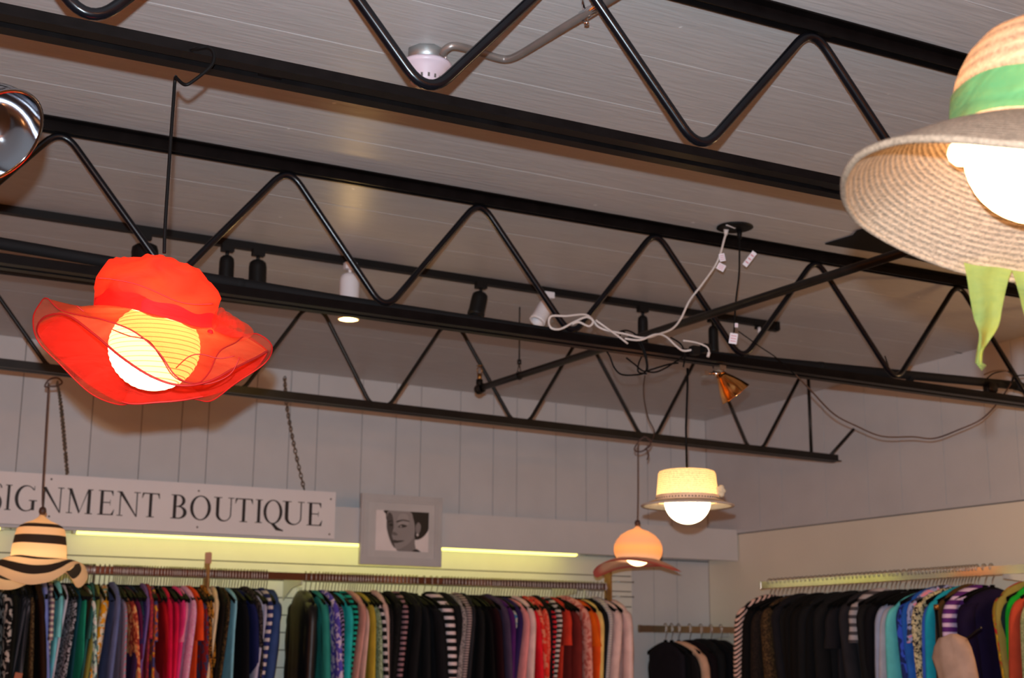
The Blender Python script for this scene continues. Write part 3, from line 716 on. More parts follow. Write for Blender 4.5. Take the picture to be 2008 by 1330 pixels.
e = h.edge([(0, 2482, 445), (30, 2420, 500), (60, 2260, 545), (90, 2070, 553), (105, 1975, 546), (120, 1880, 528), (135, 1775, 488), (150, 1695, 442), (165, 1663, 405), (180, 1655, 372), (195, 1660, 340), (210, 1690, 302), (225, 1762, 276), (240, 1850, 272), (255, 1950, 280), (270, 2068, 292), (300, 2260, 322), (330, 2420, 380)], .215, n)
brim = [ring]+blend(ring, e, 16, 1.05, .004)
mb = MB(); mb.grid(brim, uv=[.4+.6*i/16 for i in range(17)]); mb.grid([[p-Vector((0, 0, .0035)) for p in r_] for r_ in brim], uv=[.4+.6*i/16 for i in range(17)])
mb.grid([brim[-1], [p-Vector((0, 0, .0035)) for p in brim[-1]]]); mb.build('brim', STRAW, h.t, recalc=False)
mb = MB(); mb.tube(e, .0042, 8, closed=True); mb.build('brim_binding', STRAW, h.t)
globe(h, h.L(2042, 300, 0), 146*h.k, 19, (1, .62, .28), name='globe_bulb')
mb = MB(); mb.sphere(h.L(1885, 300, -.02), .014, 12); mb.build('small_bulb', emis('lit_small_bulb', (1, .8, .5), 4), h.t)
def ribbon(h, L, R_, name):
    mb = MB(); rows = []
    for (a, b, ya), (c, d, yb) in zip(L, R_):
        p, q = h.L(a, b, ya), h.L(c, d, yb); rows.append([p.lerp(q, k/6)+Vector((0, .004*math.sin(k), 0)) for k in range(7)])
    # smooth along the length
    cols = [smooth([r_[k] for r_ in rows], 5) for k in range(7)]
    mb.grid([[cols[k][i] for k in range(7)] for i in range(len(cols[0]))], closed=False); return mb.build(name, GREEN_LAMPLIT, h.t, recalc=False)
ribbon(h, [(1890, 515, .17), (1896, 545, .17), (1903, 590, .17), (1910, 625, .172), (1920, 655, .18), (1915, 690, .168), (1912, 712, .165)],
       [(1985, 530, .17), (1976, 555, .17), (1966, 600, .17), (1958, 640, .17), (1938, 672, .16), (1928, 690, .176), (1926, 718, .17)], 'ribbon_tail')
mb = MB()
for k in range(7): mb.tube([h.L(1916+k*1.5, 712, .168), h.L(1918+k*2.6, 727-abs(k-3)*3, .168)], .0005, 5)
mb.build('ribbon_fray', GREEN_LAMPLIT, h.t)
ribbon(h, [(1984, 530, .18), (1990, 548, .18), (1999, 580, .18), (2006, 610, .18), (2020, 650, .18)],
       [(2080, 535, .18), (2075, 560, .18), (2068, 600, .18), (2060, 640, .18), (2045, 680, .18)], 'ribbon_tail')
ct_ = h.L(2068, 10, 0); mb = MB(); zt_ = CZ+H*S-h.p.z
mb.tube([(0, 0, .12), (0, 0, zt_-.01)], .005, 8); mb.build('cord', M_BCORD, h.t)
mb = MB(); mb.lathe([(.0005, zt_), (.05, zt_), (.05, zt_-.01), (.02, zt_-.03), (.0005, zt_-.03)], 24); mb.build('ceiling_canopy', M_PLASTIC, h.t)

# --- striped hat
h = Hat('hat_pendant_lamp', 76, 1095, YJ3, 'black and cream striped floppy hat lamp in front of the sign')
CRM = (.80, .55, .37); BK = (.022, .014, .012)
STR = fabric('striped_straw', CRM, .42, 0, stripes=[(0, CRM), (.165, BK), (.235, CRM), (.335, BK), (.435, CRM), (.535, BK), (.60, CRM), (.72, BK), (.86, CRM)])
ring = h.edge([(0, 129, 1098), (45, 112, 1106), (90, 74, 1108), (135, 35, 1104), (180, 18, 1093), (225, 35, 1088), (270, 74, 1092), (315, 113, 1095)], 54*h.k, 96)
cp = [(.05, .185), (.10, .182), (.15, .176), (.30, .163), (.55, .152), (.74, .141), (.86, .125), (.91, .10), (.95, .07), (.98, .035), (1.0, 0)]
up_ = [.0, .02, .05, .10, .14, .19, .26, .33, .42, .48, .53]
rows = crown_rows(ring, 0, 0, cp)
e = h.edge([(0, 170, 1118), (12, 172, 1132), (25, 163, 1148), (36, 150, 1152), (50, 134, 1128), (70, 105, 1118), (90, 70, 1130), (110, 48, 1148), (125, 20, 1157), (145, -10, 1154), (165, -28, 1140), (180, -32, 1122), (200, -25, 1116), (215, -4, 1126), (235, 25, 1139), (252, 50, 1146), (270, 72, 1146), (288, 100, 1140), (305, 124, 1126), (320, 138, 1114), (335, 150, 1106), (348, 162, 1106)], 92*h.k, 96)
br = blend(ring, e, 10, 1.2, .004)
mb = MB(); mb.grid(rows+br, uv=up_+[.53+.47*(i+1)/10 for i in range(10)]); mb.build('hat_shade', STR, h.t)
globe(h, h.L(70, 1108, 0), .082, 6.5, (1, .74, .38))
mb = MB(); mb.lathe([(.0005, .215), (.010, .214), (.015, .205), (.016, .195), (.012, .185), (.0005, .183)], 16); mb.build('cord_grip', M_BCORD, h.t)
q = W((0, YJ3, zb3(.75))).z-h.p.z
mb = MB(); mb.tube(smooth([Vector((0, 0, .21)), h.L(84, 960, 0), h.L(90, 850, 0), h.L(95, 765, -.0), h.L(95, 752, -.05)], 5), .0045, 8)
mb.tube(smooth([h.L(88, 758, -.062), h.L(96, 745, -.066), h.L(112, 741, -.066), h.L(122, 750, -.066), h.L(112, 757, -.066), h.L(98, 758, -.064)], 4, closed=True), .004, 8, closed=True)
mb.build('cord', M_BCORD, h.t)

# --- salmon cloche
h = Hat('hat_pendant_lamp', 1251, 1098, YJ3, 'salmon pink bell-shaped hat lamp with red brim edge, lower of the right pair')
SAL = fabric('salmon_straw', (.80, .47, .33), .42, 0, stripes=[(0, (.72, .48, .38)), (.14, (.84, .52, .34)), (.27, (.68, .43, .34)), (.33, (.92, .52, .26)), (.39, (.84, .46, .26)), (.46, (.62, .44, .38)), (.80, (.70, .46, .38)), (.93, (.66, .15, .14))])
ring = h.edge([(0, 1294, 1100), (45, 1280, 1104), (90, 1252, 1106), (135, 1222, 1102), (180, 1210, 1097), (225, 1220, 1093), (270, 1252, 1093), (315, 1282, 1096)], 41*h.k, 96)
cp = [(.05, .175), (.10, .170), (.20, .160), (.50, .148), (.80, .128), (1.02, .100), (1.12, .075), (1.14, .050), (1.10, .025), (1.02, .010), (1.0, 0)]
e = h.edge([(0, 1337, 1122), (20, 1322, 1119), (45, 1300, 1112), (70, 1270, 1112), (90, 1245, 1113), (115, 1212, 1117), (140, 1185, 1127), (160, 1170, 1133), (180, 1163, 1122), (200, 1175, 1108), (225, 1200, 1101), (250, 1225, 1099), (270, 1252, 1101), (300, 1286, 1108), (330, 1318, 1118)], 78*h.k, 96)
mb = MB(); mb.grid(crown_rows(ring, 0, 0, cp)+blend(ring, e, 10, 1.0, .006), uv=[.05*i for i in range(11)]+[.5+.05*(i+1) for i in range(10)]); mb.build('hat_shade', SAL, h.t)
globe(h, Vector((0, 0, .036)), .072, 5.8, (1, .66, .30))
mb = MB(); mb.lathe([(.0005, .205), (.010, .204), (.015, .195), (.016, .186), (.012, .176), (.0005, .174)], 16); mb.build('cord_grip', M_BCORD, h.t)
mb = MB(); mb.tube(smooth([Vector((0, 0, .20)), h.L(1251, 960, 0), h.L(1251, 885, 0), h.L(1252, 872, -.05)], 5), .0035, 8)
mb.tube(smooth([h.L(1244, 880, -.062), h.L(1256, 862, -.068), h.L(1268, 858, -.068), h.L(1276, 872, -.066), h.L(1262, 884, -.064), h.L(1250, 886, -.064)], 4, closed=True), .004, 8, closed=True)
mb.tube(smooth([h.L(1268, 882, -.062), h.L(1272, 892, -.06), h.L(1269, 902, -.06)], 4), .004, 8)
mb.tube(smooth([h.L(1262, 856, -.06), h.L(1278, 866, -.068), h.L(1262, 884, -.068)], 4), .0035, 8)
mb.build('cord', M_BCORD, h.t)

# --- boater
h = Hat('hat_pendant_lamp', 1348, 985, 3.2, 'cream straw boater hat lamp with flat brim, upper of the right pair')
BOA = fabric('boater_straw', (.80, .60, .38), .30, 0, tcol=(.95, .62, .26), weave=150)
BOW = fabric('boater_brim', (.62, .52, .45), .30, 0)
n = 72; kx = h.k
circ = lambda r, z: [Vector((r*math.cos(2*PI*i/n), r*math.sin(2*PI*i/n), z)) for i in range(n)]
R1 = 60*kx
mb = MB(); mb.grid([circ(.004, .128), circ(R1*.3, .125), circ(R1*.8, .118), circ(R1*.90, .114), circ(R1*.94, .106), circ(R1*.97, .07), circ(R1*1.0, .035), circ(R1*1.02, .0)], uv=[0, .1, .25, .3, .35, .55, .75, 1]); mb.build('crown', BOA, h.t)
mb = MB(); mb.grid([circ(R1*1.03, .001), circ(R1*1.03, .022), circ(R1*1.02, .024)]); bd = mb.build('hat_band', BOW, h.t)
mb = MB()
for i in range(26):
    a = PI*1.08+PI*.84*i/25; c = Vector((R1*1.035*math.cos(a), R1*1.035*math.sin(a), .011)); mb.box(c, (.005, .003, .005), Matrix.Rotation(a+PI/4, 3, 'Z'))
b2 = mb.build('band_beads', M_GAP, h.t)
R2 = 90*kx
prf = [(R1*1.0, .003), (R1*1.2, .002), (R2*.92, -.008), (R2, -.010), (R2+.003, -.014), (R2, -.018), (R2*.92, -.014), (R1*1.2, -.006), (R1*.98, -.004)]
mb = MB(); mb.grid([circ(r, z) for r, z in prf]); bo = mb.build('brim', BOW, h.t)
globe(h, Vector((0, 0, .000)), .086, 9.0, (1, .80, .46))
mb = MB()
for k in range(5):
    a = 2*PI*k/5; mb.sphere(Vector((R1*1.08+.008*math.cos(a), -.03, .038+.013*math.sin(a))), .011, 10)
mb.sphere(Vector((R1*1.10, -.035, .038)), .009, 10); mb.build('flower', fabric('cream_flower', (.80, .70, .50), .3), h.t)
mb = MB(); q = W((0, 3.2, zb2(2.4))).z-h.p.z
mb.tube([(0, 0, .125), (0, 0, .28), h.L(1348, 760, 0), h.L(1348, 722, .0)], .0042, 8); mb.build('cord', M_CORD, h.t)

# ------------------------------------------------------------------ hanging sign
YS = YV-.022
zb_s, zt_s = CZ+.459*S, CZ+.652*S
xl, xr_ = -.62*S, oy(656, 1010, YS).x
t = thing('shop_sign', ((xl+xr_)/2, YS*S, zb_s), 'long white sign board lettered CONSIGNMENT BOUTIQUE in black serif capitals', 'sign')
mb = MB(); mb.box(((xl+xr_)/2, YS*S, (zb_s+zt_s)/2), (xr_-xl, .022, zt_s-zb_s)); wpart(mb, 'board', M_SIGN, t)
def ell(cx, cy, rx, ry, a0, a1, n=28):
    return [(cx+rx*math.cos(math.radians(a0+(a1-a0)*i/n)), cy+ry*math.sin(math.radians(a0+(a1-a0)*i/n))) for i in range(n+1)]
def band(o, i): return [[o[k], o[k+1], i[k+1], i[k]] for k in range(len(o)-1)]
def glyph(ch):
    P = []; T, t_, sf = .135, .045, .035
    r = lambda x0, y0, x1, y1: P.append([(x0, y0), (x1, y0), (x1, y1), (x0, y1)])
    def stem(x, T=T, both=True, w=.09):
        r(x, 0, x+T, 1); r(x-w, 0, x+T+w, sf); r(x-w, 1-sf, x+T+w, 1)
    if ch == 'I': stem(.12); return P, .375
    if ch in 'OQ':
        P += band(ell(.45, .5, .45, .52, 0, 360, 48), ell(.45, .5, .315, .475, 0, 360, 48))
        if ch == 'Q': P.append([(.36, .0), (.50, .04), (.72, -.16), (.98, -.27), (.95, -.31), (.62, -.28)])
        return P, .90
    if ch in 'CG':
        P += band(ell(.46, .5, .46, .52, 42, 318, 40), ell(.50, .5, .355, .475, 45, 315, 40))
        P.append([(.78, .83), (.81, .83), (.81, 1.0), (.785, 1.0)])
        if ch == 'G': r(.70, .04, .70+T, .42); r(.60, .40, .93, .44); P.append([(.70, .04), (.70, .10), (.62, .02), (.62, -.0)])
        else: P.append([(.80, .18), (.83, .17), (.83, .24), (.80, .24)])
        return P, .93
    if ch == 'S':
        P += band(ell(.29, .76, .25, .26, 25, 270, 24), ell(.30, .76, .13, .215, 25, 270, 24)); P += band(ell(.29, .26, .27, .28, 90, -155, 24), ell(.27, .26, .13, .225, 90, -155, 24))
        P.append([(.10, .62), (.22, .58), (.48, .42), (.40, .36)]); return P, .58
    if ch == 'N':
        r(.09, 0, .09+t_, 1); r(.73, 0, .73+t_, 1); P.append([(.02, 1), (.17, 1), (.775, .0), (.735, -.02)])
        r(0, 0, .23, sf); r(.63, 1-sf, .88, 1); r(-.02, 1-sf, .14, 1); return P, .88
    if ch == 'M':
        r(.10, 0, .145, 1); r(.86, 0, .995, 1); P.append([(.04, 1), (.19, 1), (.57, .08), (.52, 0)]); P.append([(.52, 0), (.56, .06), (.91, 1), (.86, 1)])
        r(0, 0, .25, sf); r(.78, 0, 1.08, sf); r(.86, 1-sf, 1.08, 1); r(-.0, 1-sf, .16, 1); return P, 1.08
    if ch == 'E':
        stem(.10); r(.10, 0, .68, .045); r(.10, .955, .64, 1); r(.2, .49, .52, .53)
        P.append([(.66, 0), (.72, .24), (.70, .24), (.58, .045)]); P.append([(.64, 1), (.65, .79), (.63, .79), (.55, .955)]); P.append([(.52, .40), (.54, .40), (.54, .62), (.52, .62)]); return P, .72
    if ch == 'T':
        r(.33, 0, .33+T, 1); r(.23, 0, .57, sf); r(.02, .955, .78, 1); P.append([(.02, 1), (.0, .77), (.02, .77), (.10, .955)]); P.append([(.78, 1), (.80, .77), (.78, .77), (.70, .955)]); return P, .80
    if ch == 'U':
        r(.10, .28, .10+T, 1); r(.70, .28, .745, 1); r(0, 1-sf, .34, 1); r(.60, 1-sf, .85, 1)
        P += band(ell(.4225, .30, .3225, .32, 180, 360, 24), ell(.467, .30, .233, .265, 180, 360, 24)); return P, .85
    if ch == 'B':
        stem(.10, w=.09); P += band(ell(.32, .75, .28, .25, 90, -90, 20), ell(.30, .75, .165, .205, 90, -90, 20)); r(.2, .955, .33, 1); r(.2, .485, .34, .53)
        P += band(ell(.34, .265, .34, .265, 90, -90, 20), ell(.32, .265, .21, .22, 90, -90, 20)); r(.2, 0, .35, .045); return P, .70
    return P, .3
LET = [('C', -155, -115), ('O', -110, -68), ('N', -64, -20), ('S', -14, 2), ('I', 6, 21), ('G', 26, 70), ('N', 78, 122), ('M', 128, 179), ('E', 189, 222), ('N', 227, 272), ('T', 275, 310), ('B', 332, 365), ('O', 370, 411), ('U', 416, 456), ('T', 458, 493), ('I', 497, 513), ('Q', 514, 552), ('U', 551, 594), ('E', 599, 630)]
zbase = CZ+.5095*S; cap = .094*S; yf = YS*S-.011
for ch, a, b in LET:
    yy = 1000+(a+b)/2*.06
    xa_, xb_ = oy(a, yy, YS).x, oy(b, yy, YS).x; P, w = glyph(ch)
    mb = MB(); kx_ = (xb_-xa_)/w
    if ch == 'Q': P2_, w = P, .90; kx_ = (xb_-xa_)/.92
    for i, poly in enumerate(P):
        e_ = .0012+.00002*i
        mb.prism(poly, e_, lambda u, v, q: Vector((xa_+u*kx_, yf-q, zbase+v*cap)))
    wpart(mb, 'letter', M_LETTER, t)
for px, py in ((101, 940), (96, 1013), (390, 963), (387, 1034), (649, 979), (646, 1048)):
    p = oy(px, py, YS-.0085); mb = MB(); mb.lathe([(.0005, .003), (.0045, .0025), (.0055, 0)], 10, (p.x, yf, p.z), axis=-Y_); wpart(mb, 'screw', M_GAP, t)
def chain(pts, label, link=.034):
    A = [Vector(p) for p in pts]; t = thing('hanging_chain', A[-1], label, 'chain'); d_ = []
    P = smooth(A, 40); L = [0]
    for a, b in zip(P, P[1:]): L.append(L[-1]+(b-a).length)
    n = int(L[-1]/(link*.74))
    mb = MB()
    for k in range(n):
        s_ = L[-1]*(k+.5)/n; j = max(i for i in range(len(L)) if L[i] <= s_); j = min(j, len(P)-2)
        c = P[j]; ax = (P[j+1]-P[j]).normalized(); u = ax.cross(X_ if k % 2 else Y_).normalized()
        ring = []
        for q in range(14):
            a = 2*PI*q/14; ring.append(c+ax*(math.cos(a)*link*.5)+u*(math.sin(a)*link*.26))
        mb.tube(ring, .0028, 6, closed=True)
    wpart(mb, 'links', M_CHAIN, t); return t
yc = YS*S
chain([oy(112, 750, YJ3+.05), oy(120, 800, 4.9), oy(132, 930, YS)], 'left rusty chain running from the third joist down to the sign')
chain([oy(558, 740, 5.1), oy(563, 800, 5.25), oy(578, 880, 5.40), oy(597, 962, YS)], 'right rusty chain hanging from the ceiling to the sign')

# ------------------------------------------------------------------ framed portrait
YP = YV-.015
def fp(a, b): return oy(a, b, YP)
x0, x1 = fp(706, 1040).x, fp(865, 1040).x; z0, z1 = CZ+.362*S, CZ+.657*S; yp = YP*S
t = thing('framed_portrait', ((x0+x1)/2, yp, z0), 'grey framed black and white photograph of a dark haired woman right of the sign', 'picture')
mb = MB(); fw = .045
for (a, b, c, d_) in ((x0, x1, z0, z0+fw), (x0, x1, z1-fw, z1), (x0, x0+fw, z0+fw, z1-fw), (x1-fw, x1, z0+fw, z1-fw)):
    mb.box(((a+b)/2, yp, (c+d_)/2), (b-a, .028, d_-c))
    mb.box(((a+b)/2, yp-.015, (c+d_)/2), (max(.006, b-a-.026), .006, max(.006, d_-c-.026)))
wpart(mb, 'frame', M_FRAME, t)
mb = MB(); mb.box(((x0+x1)/2, yp, (z0+z1)/2), (x1-x0-2*fw+.004, .010, z1-z0-2*fw+.004)); wpart(mb, 'mat_board', M_MATB, t)
px0, px1 = x0+.185*(x1-x0), x0+.835*(x1-x0); pz0, pz1 = z0+.205*(z1-z0), z0+.775*(z1-z0)
greys = {}
def gm(v): 
    k = 'photo_grey_%d' % int(v*100)
    return mat(k, (v*1.0, v*.93, v*.92), .5)
mb = MB(); mb.box(((px0+px1)/2, yp-.006, (pz0+pz1)/2), (px1-px0, .003, pz1-pz0)); pr_ = wpart(mb, 'photo_print', gm(.82), t)
def face(poly, v, lay, nm):
    mb = MB(); mb.prism([(px0+(a)*(px1-px0), pz0+b*(pz1-pz0)) for a, b in poly], .0003, lambda a, b, q: Vector((a, yp-.0075-lay*.0004-q, b)))
    inv = TF[t.name].inverted(); bmesh.ops.transform(mb.bm, matrix=inv, verts=mb.bm.verts)
    return mb.build(nm, gm(v), pr_)
sm2 = lambda l: [(p.x, p.y) for p in smooth([Vector((a, b, 0)) for a, b in l], 5, closed=True)]
clp = lambda l: [(min(1, max(0, a)), min(1, max(0, b))) for a, b in l]
face(clp(sm2([(.16, 1.0), (.60, 1.02), (1.0, 1.0), (1.0, .62), (.97, .50), (.88, .36), (.76, .30), (.62, .36), (.50, .62), (.22, .72), (.18, .90)])), .012, 0, 'hair')
face(clp(sm2([(.72, .40), (.74, .20), (.74, .0), (.44, .0), (.40, .06), (.55, .20)])), .22, 1, 'neck')
face(clp(sm2([(.20, .80), (.24, 1.0), (.62, 1.0), (.70, .82), (.735, .60), (.72, .38), (.62, .20), (.48, .07), (.40, .05), (.32, .12), (.25, .32), (.20, .55)])), .30, 2, 'face')
face(clp(sm2([(.20, .80), (.23, .95), (.30, .88), (.33, .60), (.30, .40), (.34, .22), (.36, .08), (.28, .24), (.22, .48), (.195, .65)])), .075, 3, 'shaded_cheek')
face(sm2([(.44, .60), (.40, .80), (.46, .93), (.58, .92), (.62, .78), (.60, .66)]), .36, 3, 'forehead')
face(sm2([(.385, .745), (.50, .79), (.62, .765), (.62, .745), (.50, .76), (.39, .71)]), .02, 5, 'eyebrow')
face(sm2([(.215, .72), (.28, .75), (.32, .735), (.28, .725), (.22, .70)]), .02, 5, 'eyebrow')
face(sm2([(.41, .60), (.47, .665), (.54, .66), (.585, .635), (.54, .60), (.47, .585)]), .03, 5, 'eye')
face(sm2([(.24, .64), (.28, .675), (.315, .64), (.28, .61)]), .02, 5, 'eye')
face(sm2([(.445, .615), (.465, .635), (.485, .615), (.465, .60)]), .5, 6, 'eye_glint')
face(sm2([(.29, .44), (.33, .475), (.38, .45), (.41, .40), (.36, .385), (.31, .40)]), .14, 5, 'nose')
face(sm2([(.29, .245), (.35, .275), (.40, .262), (.47, .27), (.54, .262), (.44, .215), (.37, .195), (.31, .215)]), .045, 5, 'lips')
face(sm2([(.75, .66), (.80, .74), (.845, .66), (.83, .50), (.78, .44), (.75, .52)]), .24, 5, 'ear')
face(sm2([(.76, .43), (.785, .46), (.81, .43), (.785, .385)]), .62, 6, 'earring')
face([(.70, .03), (.78, .07), (.86, .0), (.70, .0)], .012, 5, 'collar')

# ------------------------------------------------------------------ clothes rails
YR = 5.50
def rail(A, B, label, m, hh=.040, ww=.020, brk=()):
    t = thing('clothes_rail', A, label, 'clothes rail'); A, B = Vector(A), Vector(B); d_ = (B-A).normalized(); side = d_.cross(Z_).normalized()
    mb = MB(); mb.extr([(-ww/2, -hh/2), (ww/2, -hh/2), (ww/2, hh/2), (-ww/2, hh/2)], A, B, side, Z_); wpart(mb, 'bar', m, t)
    for E in (A, B):
        mb = MB(); s_ = 1 if E == B else -1; mb.box(E+d_*s_*.006, (.012 if abs(d_.x) > .5 else ww*1.15, .012 if abs(d_.y) > .5 else ww*1.15, hh*1.1)); wpart(mb, 'end_cap', M_CHROME, t)
    for c, wv in brk:
        c = Vector(c); mb = MB(); R_ = wv
        mb.prism([(0, .0), (0, -.02), (R_.length*.5, -.035), (R_.length, -.10), (R_.length, .02)], .006, lambda a, b, q: c+Vector((0, 0, -hh/2))+R_.normalized()*a+d_*(q-.003)+Z_*b)
        wpart(mb, 'bracket', M_GREY, t)
    return t
zr = CZ+.300*S
A = Vector((-3.2*S, YR*S, zr)); B = oy(1186, 1150, YR); B.z = CZ+.305*S
gx = oy(592, 1150, YR).x
rail(A, B, 'long dark metal clothes rail on the back slatwall', M_RAIL, brk=[((gx, YR*S, zr+.003), Y_*(YW-YR-.02)*S), ((oy(1132, 1150, YR).x, YR*S, zr+.005), Y_*(YW-YR-.02)*S), ((-.4, YR*S, zr), Y_*(YW-YR-.02)*S)])
zl = CZ+.122*S
A2 = oy(1256, 1236, YR); A2.z = zl; B2 = Vector((XR*S-.04, YR*S, zl))
rail(A2, B2, 'short polished clothes rail low in the back right corner', M_RAIL2, brk=[((oy(1430, 1240, YR).x, YR*S, zl), Y_*(YW-YR-.02)*S)])
XRR = 3.82; zrr = CZ+.303*S
A3 = Vector((XRR*S, 4.94*S, zrr)); B3 = Vector((XRR*S, 1.6*S, zrr))
rail(A3, B3, 'polished clothes rail along the right wall', M_RAIL2, brk=[(ox(1536, 1160, XRR)+Z_*0, X_*(XR-XRR-.01)*S), (Vector((XRR*S, ox(1968, 1140, XRR).y, zrr)), X_*(XR-XRR-.01)*S)])

# ------------------------------------------------------------------ hangers and garments
def hanger_proto():
    t = thing('clothes_hanger', (0, 0, 0), '', 'hanger')
    mb = MB()   # hook: local X is the rail direction, Y the width; origin at the top of the rail
    pts = []
    for k in range(15):
        a = math.radians(-55+250*k/14); pts.append(Vector((0, .0165*math.cos(a), .002+.0165*math.sin(a)-.006)))
    pts = [Vector((0, p.y, p.z)) for p in pts]
    tail = [Vector((0, -.016, -.012)), Vector((0, -.0165, -.045)), Vector((.001, -.006, -.062)), Vector((.001, 0, -.078)), Vector((0, 0, -.105))]
    mb.tube(pts[:-2]+tail, .0024, 6); mb.build('hook', M_HOOK, t)
    mb = MB(); prof_ = []
    up = []; lo = []
    for k in range(17):
        u = -1+2*k/16; y_ = .205*u; z_ = -.098-.062*abs(u)**1.5
        up.append((y_, z_)); lo.append((y_, z_-.020-.004*(1-abs(u))))
    for (a, b), (c, d_), (e_, f_), (g_, h_) in zip(up, up[1:], lo, lo[1:]):
        mb.prism([(a, b), (c, d_), (g_, h_), (e_, f_)], .009, lambda y_, z_, q: Vector((q-.0045, y_, z_)))
    mb.box((0, 0, -.100), (.012, .022, .022)); mb.box((0, 0, -.178), (.006, .33, .007)); mb.build('shoulder_bar', M_HANG, t)
    return t
HP = hanger_proto(); hp_used = [False]
def put_hanger(p, rz, group, label, tilt=0, dz=0):
    if not hp_used[0]: r = HP; hp_used[0] = True
    else:
        r = HP.copy(); COL.objects.link(r)
        for ch in HP.children:
            c = ch.copy(); COL.objects.link(c); c.parent = r
    r.location = p; r.rotation_euler = (0, 0, rz); r['label'] = label; r['group'] = group; r['category'] = 'hanger'
    return r
GM = {}
def gmat(col, pat=None, col2=(.8, .8, .8), col3=None, sheen=0):
    lift = lambda c: tuple(min(.88, x*1.9) for x in c) if c and max(c) > .03 else c
    col, col2, col3 = lift(col), lift(col2), lift(col3); key = (col, pat, col2, col3)
    if key in GM: return GM[key]
    m, nt, b = nodes('cloth'); b.inputs['Roughness'].default_value = .45 if pat in ('satin', 'leather') else .85
    b.inputs['Specular IOR Level'].default_value = .5 if pat in ('satin', 'leather') else .2
    b.inputs['Sheen Weight'].default_value = .0
    v = mapping(nt, (1, 1, 1)); n = N(nt, 'ShaderNodeTexNoise'); n.inputs['Scale'].default_value = 14; nt.links.new(v, n.inputs[0])
    base = ramp(nt, n.outputs[0], [(.3, [x*.85 for x in col]), (.7, [min(1, x*1.1) for x in col])])
    out = base; sx = N(nt, 'ShaderNodeSeparateXYZ'); nt.links.new(v, sx.inputs[0])
    def mixin(fac, c):
        mx = N(nt, 'ShaderNodeMix', data_type='RGBA'); nt.links.new(fac, mx.inputs[0]); nt.links.new(out, mx.inputs[6]); mx.inputs[7].default_value = c4(c); return mx.outputs[2]
    def sine(sock, k, thr):
        w = N(nt, 'ShaderNodeMath', operation='MULTIPLY'); w.inputs[1].default_value = k; nt.links.new(sock, w.inputs[0])
        s_ = N(nt, 'ShaderNodeMath', operation='SINE'); nt.links.new(w.outputs[0], s_.inputs[0])
        g = N(nt, 'ShaderNodeMath', operation='GREATER_THAN'); g.inputs[1].default_value = thr; nt.links.new(s_.outputs[0], g.inputs[0]); return g.outputs[0]
    if pat in ('stripe', 'wide', 'fine', 'vert', 'diag'):
        k = {'stripe': 220, 'wide': 150, 'fine': 430, 'vert': 300, 'diag': 240}[pat]
        if pat in ('stripe', 'fine', 'wide'): s_ = sx.outputs[2]
        elif pat == 'vert': s_ = sx.outputs[1]
        else:
            ad = N(nt, 'ShaderNodeMath', operation='ADD'); nt.links.new(sx.outputs[1], ad.inputs[0]); nt.links.new(sx.outputs[2], ad.inputs[1]); s_ = ad.outputs[0]
        out = mixin(sine(s_, k, 0 if pat != 'wide' else .2), col2)
    elif pat in ('floral', 'dots', 'speckle', 'lace'):
        vo = N(nt, 'ShaderNodeTexNoise'); vo.inputs['Scale'].default_value = {'floral': 22, 'dots': 60, 'speckle': 130, 'lace': 75}[pat]; vo.inputs['Detail'].default_value = 1.5
        vo.inputs['Distortion'].default_value = 1.2; nt.links.new(v, vo.inputs[0])
        f1 = ramp(nt, vo.outputs[0], [(0, (0, 0, 0)), (.50, (0, 0, 0)), (.54, (1, 1, 1))]); out = mixin(f1, col2)
        if col3:
            f2 = ramp(nt, vo.outputs[0], [(0, (1, 1, 1)), (.38, (1, 1, 1)), (.42, (0, 0, 0))]); out = mixin(f2, col3)
    nt.links.new(out, b.inputs['Base Color'])
    bump(nt, b, n.outputs[0], .25, .01)
    GM[key] = m; return m
